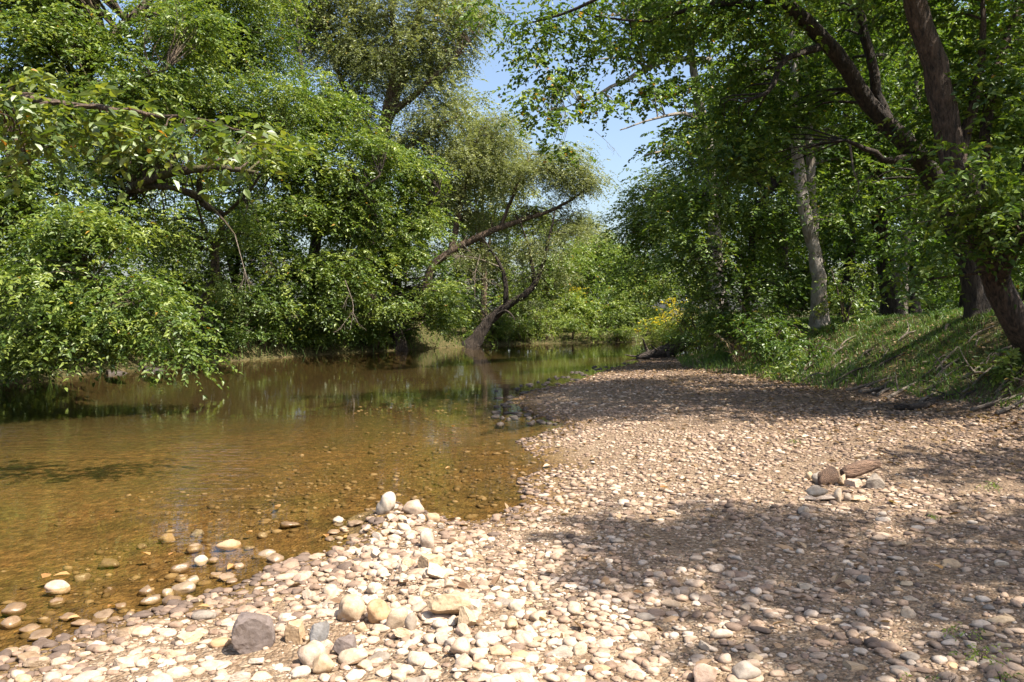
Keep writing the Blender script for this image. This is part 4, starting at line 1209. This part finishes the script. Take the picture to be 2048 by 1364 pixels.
# woods behind the lawn
WOOD = [
    ("low branched woodland tree at the back of the lawn", 1640, 46, 0.24, [(1640, 570, 46, 3.2, 2.2, 2.0), (1560, 560, 46, 3.0, 2.2, 2.0), (1600, 440, 47, 3.5, 2.4, 2.6), (1740, 590, 48, 3.0, 2.2, 1.4), (1500, 500, 48, 3.2, 2.4, 2.6), (1600, 300, 48, 4, 3, 3.5)]),
    ("second low branched woodland tree at the back of the lawn", 1850, 46, 0.24, [(1830, 580, 45, 3.0, 2.2, 1.4), (1920, 570, 45, 3.2, 2.2, 1.6), (1990, 550, 44, 3.2, 2.2, 2.0), (1900, 440, 46, 4, 2.4, 2.6), (1780, 470, 47, 3.5, 2.4, 2.4), (1850, 300, 47, 4.5, 3, 3.5)]),
    ("woodland tree closing the back of the lawn at the right edge", 2060, 36, 0.24, [(2060, 570, 35, 2.6, 2, 1.3), (2000, 530, 36, 2.4, 2, 1.4), (2060, 440, 36, 3, 2.4, 2.2), (2080, 280, 36, 3.5, 2.8, 3)]),
    ("tall shaded tree far back behind the pale twin stems", 1560, 33, 0.24, [(1560, 420, 33, 2.4, 2.0, 2.0), (1500, 300, 33, 2.6, 2.2, 2.2), (1600, 540, 32, 1.8, 1.5, 1.2), (1480, 180, 33, 2.2, 2.0, 2.0), (1580, 150, 34, 3, 2, 3)]),
    ("straight dark tree in the woods right of the twin stems", 1690, 30, 0.22, [(1700, 480, 30, 2.0, 1.8, 1.4), (1670, 350, 30, 2.2, 2.0, 1.8), (1720, 200, 30, 2.6, 2, 2.2), (1690, 20, 30, 3, 2.4, 2.2)]),
    ("shaded tree deep in the woods behind the group of three trunks", 1860, 36, 0.28, [(1860, 480, 36, 3.0, 2.0, 1.8), (1900, 330, 36, 3.2, 2.4, 2.4), (1800, 250, 37, 3.4, 2.4, 2.6), (1860, 90, 36, 4, 3, 3)]),
    ("leafy tree between the slim tree and the right edge", 1930, 27, 0.2, [(1920, 480, 27, 1.7, 1.6, 1.2), (1980, 400, 27, 1.9, 1.7, 1.4), (1950, 260, 27, 2.2, 2.0, 1.6), (2040, 300, 27, 2.2, 2.0, 2.0), (1960, 100, 27, 2.8, 2.2, 2.2)]),
    ("woodland tree at the far right behind the leaning trunk", 2060, 24, 0.2, [(2040, 520, 24, 1.5, 1.4, 0.9), (2080, 400, 24, 1.8, 1.6, 1.5), (2060, 180, 24, 2.4, 2.0, 2.0), (2030, 20, 24, 2.4, 2, 2)]),
    ("thin woodland tree with pale stem deep in the shade", 1735, 40, 0.12, [(1730, 430, 40, 2.8, 2.2, 2.4), (1640, 480, 41, 2.8, 2.2, 2.0), (1790, 560, 42, 2.0, 1.8, 1.0), (1650, 300, 42, 4, 3, 3.5)]),
    ("dark tree closing the view behind the drooping tree", 1420, 37, 0.22, [(1420, 540, 36, 2.4, 2.0, 1.6), (1400, 430, 37, 2.6, 2.2, 2.2), (1430, 300, 37, 2.6, 2.2, 2.0, 0.9), (1480, 420, 38, 2.8, 2.2, 2.4)]),
]
for lab, px, y, r0, bl in WOOD:
    x0 = foot(px, y)
    z0 = gz(x0, y)
    top = P(bl[-1][0], bl[-1][1], bl[-1][2])
    build_tree("woodland_tree", lab, "tree", (x0, y), [[(x0, y, z0 - 0.2, r0), (x0 + 0.15, y, z0 + 3, r0 * 0.85), (x0, y, z0 + 6, r0 * 0.6), (*top, 0.05)]] +
               [[(x0 + 0.1, y, z0 + 3.2, r0 * 0.4), (*P(b[0], b[1], b[2]), 0.02)] for b in bl[:-1]],
               bl, M_BARK_D, M_LEAF_B, leaf=0.17, width=0.55, lai=2.6, tone=0.5, nl=12, per=8, csize=0.5, spray=0.65)
LAIK = 1.2
# trees beside and behind the photographer, on the right bank: they shade the foreground
for lab, x, y, bl in [
    ("tall tree on the near right bank shading the foreground gravel", 11.5, 0.5, [((7.6, 1.8, 10.0), (2.4, 1.0, 1.2), 1.25), ((9.6, 0.8, 9.4), (2.4, 1.5, 1.25), 1.25), ((7.2, 0.3, 9.4), (1.0, 0.8, 0.6), 1.2), ((11.5, 1.5, 9), (2, 2, 1.25), 1.2)]),
    ("second tree on the near right bank with shade on the gravel", 12.5, 4.5, [((10.4, 4.3, 9.5), (1.7, 0.8, 0.8), 1.25), ((12.2, 4.6, 9.0), (2.2, 1.6, 1.3), 1.2), ((12.2, 6.4, 8.6), (1.6, 1.2, 1.2), 0.8)]),
    ("right bank tree behind the viewpoint", 12.0, -5.0, [((11.0, -4, 9), (3, 2.5, 2.0), 0.9), ((9.5, -3.0, 9.5), (2, 1.5, 1.0), 0.8)]),
    ("broad unseen tree added beyond the right edge to shade bank and gravel", 15.5, 9.5, [((12.6, 8.6, 10.5), (1.8, 1.4, 1.1), 0.62), ((15.5, 10.0, 9.5), (2.6, 2.2, 1.8), 0.62), ((12.8, 11.2, 10.8), (1.8, 1.4, 1.0), 0.62), ((9.8, 8.6, 10.2), (1.6, 0.7, 0.7), 0.9)]),  # this and the next: added out of view, crowns placed to cast shade
    ("second unseen tree added beyond the right edge to shade the bank", 17.0, 14.5, [((14.0, 14.0, 10.5), (2.2, 1.6, 1.3), 0.62), ((17, 15.0, 9.5), (2.6, 2.2, 1.8), 0.62), ((13.6, 17.0, 11.0), (1.8, 1.5, 1.0), 0.6)]),
]:
    z0 = gz(x, y)
    build_tree("shade_tree", lab, "tree", (x, y), [[(x, y, z0 - 0.2, 0.3), (x - 0.2, y, 4, 0.26), (x - 0.4, y, 8, 0.18), (bl[0][0][0], bl[0][0][1], bl[0][0][2], 0.06)]] +
               [[(x - 0.3, y, 6.5, 0.12), (*b[0], 0.03)] for b in bl[1:]], bl, M_BARK_D, M_LEAF_B, leaf=0.16, width=0.6, lai=2.6, nl=10, per=8, csize=0.4)


# ------------------------------------------------------------------ shrubs and bank plants
def shrub(name, label, cat, px, y, w, h, leafm, leaf=0.1, width=0.5, lai=3.0, tone=0.5, group=None, odd=0.003, lift=0.4, z=None, deep=0.8, x=None, **kw):
    x = foot(px, y) if x is None else x
    z0 = gz(x, y)
    limbs = []
    for i in range(4):
        a = rng.uniform(0, 6.28)
        e = np.array([x + math.cos(a) * w * 0.35, y + math.sin(a) * w * 0.3, z0 + h * rng.uniform(0.6, 0.9)])
        rs = 0.025 * min(1.0, h)
        limbs.append([(x, y, z0 - 0.08 * min(1.0, h), rs), (*((np.array([x, y, z0]) + e) / 2 + [0, 0, h * 0.1]), rs * 0.7), (*e, rs * 0.25)])
    bl = [((x, y, z0 + h * 0.5), (w * 0.5, w * 0.5 * deep, h * 0.5), 1.0)]
    return build_tree(name, label, cat, (x, y), limbs, bl, M_BARK_B, leafm, leaf=leaf, width=width, lai=lai, tone=tone, group=group, odd=odd,
                      crown_name="foliage", trunk_name="stem", nl=kw.get("nl", 9), per=kw.get("per", 6), spray=kw.get("spray", 0.32), csize=kw.get("csize", 0.22), twigs=0.5, twig_r=0.003, merge=True)


# left bank fringe
for lab, px, y, w, h, m, t in [
    ("pale yellow green bush at the water below the elm foliage", 752, 33.2, 1.5, 1.3, M_LEAF_Y, 0.5),
    ("bright bush at the water left of the leaning trunk", 820, 35.5, 1.8, 1.2, M_LEAF_A, 0.6),
    ("dark sedge like bush under the stout dark trunk", 640, 31.0, 2.4, 1.3, M_LEAF_B, 0.4),
    ("mixed brown green bush at the mouth of the shaded bank", 500, 29.0, 1.9, 1.6, M_LEAF_S, 0.4),
    ("light green plant tuft at the water below the crooked tree", 545, 29.3, 0.9, 0.9, M_LEAF_Y, 0.55),
    ("deep green bush behind the lowest sweeping bough", 300, 25.5, 2.6, 1.7, M_LEAF_B, 0.45),
    ("dark bush in the shade behind the sweeping boughs", 150, 23.5, 2.6, 1.7, M_LEAF_B, 0.35),
    ("dark bush at the left edge of the shaded bank", 20, 22.0, 2.4, 1.8, M_LEAF_B, 0.35),
    ("green bush beneath the crooked slender tree", 430, 28.2, 2.0, 1.6, M_LEAF_A, 0.4),
    ("rounded bush right of the stout dark trunk", 700, 33.6, 1.8, 1.5, M_LEAF_A, 0.45),
    ("thin leaved bush right beside the leaning trunk foot", 885, 37.8, 1.6, 1.2, M_LEAF_A, 0.55),
    ("sunny yellow green bush right of the leaning trunk foot", 1010, 40.5, 1.9, 1.3, M_LEAF_Y, 0.6),
    ("grassy yellow bush on the far bank near the bend", 1080, 43.0, 2.0, 1.5, M_LEAF_Y, 0.6),
    ("bright lime bush where the far bank meets the water", 1150, 44.0, 1.8, 1.2, M_LEAF_Y, 0.75),
    ("dark hollow bush on the far bank below the bushy tree", 1045, 42.2, 1.0, 1.1, M_LEAF_B, 0.3),
    ("olive bush hanging over the far water near the glint", 1215, 45.0, 1.8, 1.4, M_LEAF_A, 0.4),
    ("lime green bush at the waterline beside the dark hollow bush", 1095, 43.0, 2.0, 1.3, M_LEAF_Y, 0.7),
    ("pale yellow bush at the waterline left of the grassy yellow bush", 985, 39.6, 1.6, 1.1, M_LEAF_Y, 0.6),
    ("light green bush where the river turns out of sight", 1255, 45.6, 2.0, 1.2, M_LEAF_Y, 0.5),
    ("green bush at the far right end of the river", 1300, 46.5, 2.2, 1.6, M_LEAF_A, 0.5),
]:
    shrub("bank_shrub", lab, "shrub", px, y, w, h, m, leaf=0.11, tone=t, lai=2.8)
lf_ = spline(np.array(L_LINE[2:13]), 200)
for i in range(24):
    c = lf_[int(12 + 110 * (i + rng.random() * 0.8) / 24)]
    shrub("fringe_shrub", "dark green shrub in the fringe hanging over the left waterline", "shrub", 0, c[1] + 0.55, rng.uniform(1.3, 2.2), rng.uniform(0.7, 1.3), M_LEAF_B if rng.random() < 0.6 else M_LEAF_A,
          leaf=0.11, tone=0.42, lai=2.6, x=c[0] - 0.5, group="shrubs fringing the left waterline")
fb_ = spline(np.array(L_LINE[9:14]), 200)
for i in range(16):
    c = fb_[int(185 * (i + rng.random() * 0.7) / 16)]
    hh = rng.uniform(0.6, 1.5)
    shrub("lime_shrub", "sunny lime green bush in the row along the far waterline", "shrub", 0, c[1] + rng.uniform(0.5, 1.1), rng.uniform(1.0, 1.7), hh, M_LEAF_Y,
          leaf=0.12, tone=rng.uniform(0.45, 0.75), lai=2.4, x=c[0] + rng.normal(0, 0.2), group="lime bushes along the far waterline")
# right bank shrub mass
for lab, px, y, w, h, m, t in [
    ("large deep green shrub above the fallen log", 1400, 26.5, 2.4, 2.0, M_LEAF_B, 0.5),
    ("dark rounded shrub at the foot of the shaded bank", 1470, 22.0, 1.9, 1.6, M_LEAF_B, 0.4),
    ("broad shrub at the gravel edge below the pale twin stems", 1525, 19.6, 1.8, 1.3, M_LEAF_B, 0.5),
    ("fine leaved shrub on the slope left of the pale stems", 1515, 21.2, 1.8, 1.7, M_LEAF_B, 0.6),
    ("low dark shrub at the toe of the slope", 1620, 18.0, 1.3, 0.8, M_LEAF_B, 0.4),
    ("leafy shrub behind the goldenrod", 1390, 30.0, 2.2, 1.8, M_LEAF_A, 0.5),
    ("feathery pale green sapling on the bank crest", 1690, 19.5, 1.1, 1.6, M_LEAF_A, 0.5),
    ("light green low plant by the end of the log", 1425, 24.0, 0.8, 0.7, M_LEAF_A, 0.7),
    ("green weed clump at the gravel edge below the shrubs", 1600, 17.2, 0.9, 0.5, M_LEAF_A, 0.6),
    ("small bright sprouting plant at the right bank foot", 2040, 12.0, 0.8, 0.6, M_LEAF_A, 0.6),
    ("shaded shrub far back on the lawn behind the pale stems", 1680, 33.0, 3.4, 2.4, M_LEAF_B, 0.4),
    ("shaded bush far back between the trunks", 1740, 36.0, 4.0, 2.2, M_LEAF_B, 0.5),
    ("dark bush far back right of the slim tree", 1880, 34.0, 4.2, 2.2, M_LEAF_B, 0.4),
    ("dark bush at the back of the lawn behind the arching tree", 1960, 30.0, 3.6, 2.2, M_LEAF_B, 0.35),
    ("dark bush at the right end of the lawn", 2050, 27.0, 3.4, 2.2, M_LEAF_B, 0.35),
    ("background shrub closing the left end of the lawn", 1590, 30.0, 3.2, 2.6, M_LEAF_B, 0.45),
]:
    shrub("bank_shrub", lab, "shrub", px, y, w, h, m, leaf=0.105 if y < 28 else 0.16, tone=t, lai=2.6)

# goldenrod with yellow plumes
for lab, px, y, h in [("tall goldenrod with yellow plumes beside the log", 1350, 28.5, 1.9), ("goldenrod leaning out over the end of the log", 1318, 29.2, 1.3), ("goldenrod bush between the log and the shrubs", 1375, 28.0, 1.5),
                      ("distant goldenrod patch on the far bank", 1155, 45.5, 2.2)]:
    r = shrub("goldenrod_plant", lab, "plant", px, y, 1.3, h, M_LEAF_A, leaf=0.1, width=0.3, tone=0.7, lai=2.2)
    x = foot(px, y)
    z0 = gz(x, y)
    n = 60
    pos = np.stack([x + rng.normal(0, 0.33, n), y + rng.normal(0, 0.3, n), z0 + h * rng.uniform(0.7, 1.12, n)], -1)
    od = rng.normal(0, 0.5, (n, 3)); od[:, 2] = 0.5
    v, F, tn, _ = sprays(pos, od, 0.045, 16, 0.22, 0.6, False, np.full(n, 0.5), 0.6)
    link("flower_plume", mesh_np("flower_plume", v, F, M_FLOWER, False, {"tone": ('FACE', tn)}, origin=(x, y, z0)), r)

# small weeds in the gravel
for lab, px, py, s in [("tall green weed sprouting in the shaded foreground gravel", 1890, 1350, 0.16), ("leafy weed beside the tall foreground weed", 1960, 1290, 0.13), ("spindly weed in the gravel at the bottom right corner", 2005, 1335, 0.12),
                       ("tiny green weed in gravel near the ring of stones", 1855, 1010, 0.1), ("tiny weed in the sunlit gravel before the bank", 1595, 870, 0.1), ("small weed at the right rim in dappled gravel", 1990, 960, 0.12),
                       ("small weed sprig in shaded gravel above the tall weed", 1935, 1240, 0.1)]:
    g = G(px, py, 0.25)
    s *= 0.62
    shrub("gravel_weed", lab, "weed", 0, g[1], s * 1.3, s, M_LEAF_A, leaf=0.026, width=0.35, lai=0.9, tone=0.75, x=g[0], nl=6, per=3, spray=0.08, csize=0.04)


# ------------------------------------------------------------------ grass, litter
def blades(x, y, z, h, w, lean, tone):
    n = len(x)
    a = rng.uniform(0, 6.28, n)
    dx, dy = np.cos(a), np.sin(a)
    l = lean * rng.uniform(0.2, 1.2, n)
    b = rng.uniform(0, 6.28, n)
    lx, ly = np.cos(b) * l, np.sin(b) * l
    p = np.stack([x, y, z], -1)
    s = np.stack([dx, dy, np.zeros(n)], -1) * (w * 0.5)[:, None]
    m = p + np.stack([lx * h * 0.35, ly * h * 0.35, h * 0.6], -1)
    t = p + np.stack([lx * h, ly * h, h * 0.95], -1)
    v = np.stack([p - s, p + s, m + s * 0.7, m - s * 0.7, t], 1).reshape(-1, 3)
    i = (np.arange(n) * 5)[:, None]
    return v, i + np.array([[0, 1, 2, 3]]), i + np.array([[3, 2, 4]]), tone


def grass_stuff(name, spec, mat):
    V, Q, T, tq, tt, o = [], [], [], [], [], 0
    for x, y, h, w, lean, tone in spec:
        z, d = terrain(x, y)
        ok = ~d['w']
        x, y, z, h, w, tone = x[ok], y[ok], z[ok] - 0.01, h[ok], w[ok], tone[ok]
        v, q, t, tn = blades(x, y, z, h, w, lean, tone)
        V.append(v); Q.append(q + o); T.append(t + o); tq.append(tn); tt.append(tn)
        o += len(v)
    me = mesh_np(name, np.concatenate(V), [np.concatenate(Q), np.concatenate(T)], mat, False, {"tone": ('FACE', np.concatenate(tq + tt))})
    return tag(link(name, me), kind="stuff")


def bank_xy(n, ymin, ymax, dmin, dmax):
    x = rng.uniform(4, 22, n * 3)
    y = ymin + (ymax - ymin) * rng.random(n * 3) ** 1.2
    _, d = terrain(x, y)
    ok = (d['dT'] > dmin) & (d['dT'] < dmax) & d['right'] & ~d['w']
    return x[ok][:n], y[ok][:n]


spec = []
x, y = bank_xy(90000, 9, 24, 0.35, 5.5)
patch = wob(x, y, 1.6, 2.0) + 0.6 * wob(x, y, 3.7, 4.0)
ok = patch > rng.normal(-0.35, 0.35, len(x))
x, y = x[ok], y[ok]
n = len(x)
spec.append((x, y, rng.uniform(0.04, 0.13, n), rng.uniform(0.008, 0.016, n), 0.9, np.clip(rng.normal(0.5, 0.22, n), 0, 1.0)))
x, y = bank_xy(26000, 14, 32, 3.0, 16)
n = len(x)
spec.append((x, y, rng.uniform(0.04, 0.09, n), rng.uniform(0.012, 0.022, n), 0.6, np.clip(rng.normal(0.7, 0.15, n), 0, 0.93)))
# tall grass along the toe and under the shrubs
x, y = bank_xy(9000, 15, 28, -0.25, 0.9)
n = len(x)
spec.append((x, y, rng.uniform(0.1, 0.32, n), rng.uniform(0.01, 0.02, n), 0.8, np.clip(rng.normal(0.55, 0.2, n), 0, 0.93)))
grass_stuff("bank_grass", spec, M_GRASS)
# left and far bank grass
n = 22000
x = rng.uniform(-16, 14, n)
y = rng.uniform(15, 48, n)
_, d = terrain(x, y)
ok = (~d['right']) & (~d['w']) & (d['dL'] < 2.6) & (rng.random(n) > 0.6 * (y > 37))
x, y = x[ok], y[ok]
n = len(x)
grass_stuff("riverside_grass", [(x, y, rng.uniform(0.2, 0.7, n), rng.uniform(0.015, 0.035, n), 0.6, np.clip(rng.normal(0.6, 0.2, n) + 0.3 * (y > 36), 0, 0.93))], M_GRASS)
# dry tall grass tuft
x0, y0 = foot(1483, 20.8), 20.8
n = 110
z = terrain(np.full(n, x0), np.full(n, y0))[0]
v, q, t, tn = blades(x0 + rng.normal(0, 0.12, n), y0 + rng.normal(0, 0.12, n), z - 0.02, rng.uniform(0.3, 0.9, n), np.full(n, 0.012), 1.1, np.clip(rng.normal(0.6, 0.2, n), 0, 1))
o = link("dry_grass_tuft", mesh_np("dry_grass_tuft", v, [q, t], M_LITTER, False, {"tone": ('FACE', np.concatenate([tn, tn]))}))
tag(o, "straw coloured dry grass tuft before the dark shrubs", "grass tuft")


def flat_leaves(x, y, lift, size, mat, name):
    z, d = terrain(x, y)
    z = np.where(d['w'], 0.004, z + lift)
    n = len(x)
    a = rng.uniform(0, 6.28, n)
    D_ = np.stack([np.cos(a), np.sin(a), rng.normal(0, 0.25, n)], -1)
    N_ = np.stack([rng.normal(0, 0.35, n), rng.normal(0, 0.35, n), np.ones(n)], -1)
    v, F, per = leaves(np.stack([x, y, z], -1), D_, N_, size, 0.6, True)
    return mesh_np(name, v, F, mat, False, {"tone": ('FACE', np.repeat(np.clip(rng.normal(0.5, 0.25, n), 0, 0.93), per))})


x1, y1 = bank_xy(5000, 9, 24, -0.6, 5.0)
x2 = rng.uniform(1.5, 7.0, 5200); y2 = rng.uniform(7.5, 24, 5200)
_, d = terrain(x2, y2)
ok = d['right'] & ~d['w'] & (d['dT'] > -4.5 * rng.random(5200)) & (d['dT'] < 0)
x3 = rng.uniform(-1.5, 7, 1500); y3 = rng.uniform(3, 24, 1500)
_, d = terrain(x3, y3)
ok3 = d['right'] & ~d['w'] & (d['dT'] < 0)
x = np.concatenate([x1, x2[ok], x3[ok3]]); y = np.concatenate([y1, y2[ok], y3[ok3]])
tag(link("leaf_litter", flat_leaves(x, y, 0.02, rng.uniform(0.04, 0.10, len(x)), M_LITTER, "leaf_litter")), kind="stuff")

# fallen leaves on water and shore
a_ = np.linspace(0, 1, 2)
v, F, per = leaves(np.zeros((1, 3)), np.array([[1.0, 0, 0.08]]), np.array([[0, 0, 1.0]]), np.array([1.0]), 0.62, True)
LEAFM = mesh_np("fallen_leaf", v, F, M_ORANGE, False, {"tone": ('FACE', [0.3, 0.7])})
for px, py in [(85, 1158), (140, 1150), (300, 1112), (338, 1112), (505, 1065), (420, 1215), (560, 1015), (900, 935), (910, 852), (650, 1070), (495, 1240), (215, 1215),
               (160, 1235), (700, 1075), (1170, 1115), (1320, 975), (470, 1130), (1265, 1185), (1885, 1140)]:
    g = G(px, py, 0.0)
    z, d = terrain(np.array([g[0]]), np.array([g[1]]))
    if not d['w'][0]:
        g = G(px, py, z[0] + 0.03)
    o = bpy.data.objects.new("fallen_leaf", LEAFM)
    COL.objects.link(o)
    o.location = (g[0], g[1], 0.006 if d['w'][0] else z[0] + 0.035)
    o.rotation_euler = (rng.normal(0, 0.15), rng.normal(0, 0.15), rng.uniform(0, 6.28))
    s = rng.uniform(0.06, 0.11)
    o.scale = (s, s, s)
    if d['w'][0]:
        tag(o, "fallen orange leaf floating on the shallow water", "leaf", "fallen leaves on the water")
    else:
        tag(o, "fallen orange leaf lying on the dry gravel", "leaf", "fallen leaves on the gravel")


# ------------------------------------------------------------------ logs and driftwood
def wood(name, label, cat, pts, radii, mat, forks=(), sides=10, group=None, rough=0.1):
    p = np.array(pts, float)
    acc = Acc()
    n = 18
    s = spline(p, n)
    s += rng.normal(0, 0.012, s.shape) * max(radii) * 3
    tube(acc, s, np.interp(np.linspace(0, 1, n), np.linspace(0, 1, len(radii)), radii), sides, rough)
    for f, d, l, r in forks:
        q = s[int(f * (n - 1))]
        d = np.array(d, float) / np.linalg.norm(d)
        e = spline([q, q + d * l * 0.5 + rng.normal(0, 0.06, 3) * l, q + d * l + rng.normal(0, 0.1, 3) * l], 9)
        tube(acc, e, np.linspace(r, r * 0.35, 9), 6, 0.06)
    o = link(name, acc.mesh(name, mat, origin=p[0]))
    o.location = p[0]
    return tag(o, label, cat, group)


def on(px, py, lift=0.05, z=0.25):
    g = G(px, py, z)
    for _ in range(4):
        g = G(px, py, gz(g[0], g[1]) + lift)
    return g


wood("fallen_log", "weathered grey fallen log half in the water below the goldenrod", "log",
     [P(1275, 716, 28.5), P(1310, 708, 28.3), P(1345, 696, 28.2), P(1385, 682, 28.2)], [0.12, 0.2, 0.24, 0.2], M_LOG,
     [(0.25, (-0.5, -0.3, 0.7), 0.7, 0.07), (0.6, (-0.2, -0.8, -0.5), 0.6, 0.09), (0.5, (-0.6, -0.5, 0.1), 0.8, 0.05), (0.1, (-1, 0, 0.15), 0.7, 0.05)], 14)
wood("driftwood_root", "pale twisted driftwood root at the foot of the grassy bank", "driftwood",
     [on(1748, 775, 0.1), on(1785, 766, 0.2), on(1812, 769, 0.2), on(1855, 758, 0.15)], [0.03, 0.07, 0.075, 0.035], M_DRIFT,
     [(0.5, (-0.2, -0.6, -0.3), 0.5, 0.03), (0.3, (-0.8, -0.2, 0.4), 0.4, 0.03)])
wood("driftwood_stick", "long dark driftwood stick slanting across the debris line", "driftwood",
     [on(1790, 815, 0.04), on(1850, 810, 0.06), on(1900, 790, 0.12)], [0.045, 0.05, 0.025], M_LOG, [(0.3, (-1, -0.3, 0.1), 0.5, 0.02)])
wood("driftwood_stick", "pale bare driftwood stick pointing up by the root", "driftwood",
     [on(1728, 778, 0.03), on(1726, 762, 0.15), P(1720, 742, 14.2)], [0.03, 0.022, 0.008], M_DRIFT, [(0.6, (0.6, 0, 0.4), 0.25, 0.01)])
wood("driftwood_stick", "pale driftwood branch lying at the right end of the debris line", "driftwood",
     [on(1930, 815, 0.05), on(1975, 812, 0.06), on(2030, 815, 0.05)], [0.05, 0.045, 0.025], M_DRIFT, [(0.4, (0.7, -0.4, 0.2), 0.4, 0.02)])
for i in range(55):
    t = rng.random() ** 0.8
    px = 1590 + 460 * t
    py = np.interp(px, [1500, 1650, 1800, 2048], [742, 768, 800, 832]) - abs(rng.normal(4, 9)) + 3
    g = on(px, py, 0.03)
    a = rng.normal(0, 0.7)
    ln = rng.uniform(0.3, 1.0)
    d = np.array([math.cos(a), math.sin(a) * 0.6, rng.uniform(0.0, 0.35)]) * ln
    e = g + d
    m_ = (g + e) / 2 + rng.normal(0, 0.07, 3)
    for q in (m_, e):
        q[2] = max(q[2], gz(q[0], q[1]) + 0.03)
    r = rng.uniform(0.012, 0.034)
    wood("driftwood_twig", "small grey driftwood twig in the debris line at the bank foot", "driftwood", [g, m_, e], [r, r * 0.9, r * 0.4],
         M_DRIFT if rng.random() < 0.7 else M_LOG, [(rng.uniform(0.3, 0.8), rng.normal(0, 1, 3) + [0, 0, 0.6], ln * 0.5, r * 0.5)] * 1, 6, "driftwood twigs at the bank foot")
# half-buried rock ledge and snag at the left bank
for lab, px, py, w, h in [("flat dark ledge stone at the left bank waterline", 300, 742, 0.9, 0.22), ("grey ledge stone beside the dark ledge", 262, 738, 0.7, 0.2), ("low dark ledge stone below the sweeping bough", 225, 748, 0.8, 0.2)]:
    g = G(px, py, 0.0)
    place_stone(ANG[2], M_WETDARK, g[0], g[1] + 0.2, (w * 0.8, 0.5, h * 0.8), 0.1, (0, 0.1), "ledge_stone", lab, "rock", None, 0.42, 0.0)

print("leaf faces", NLEAF[0])
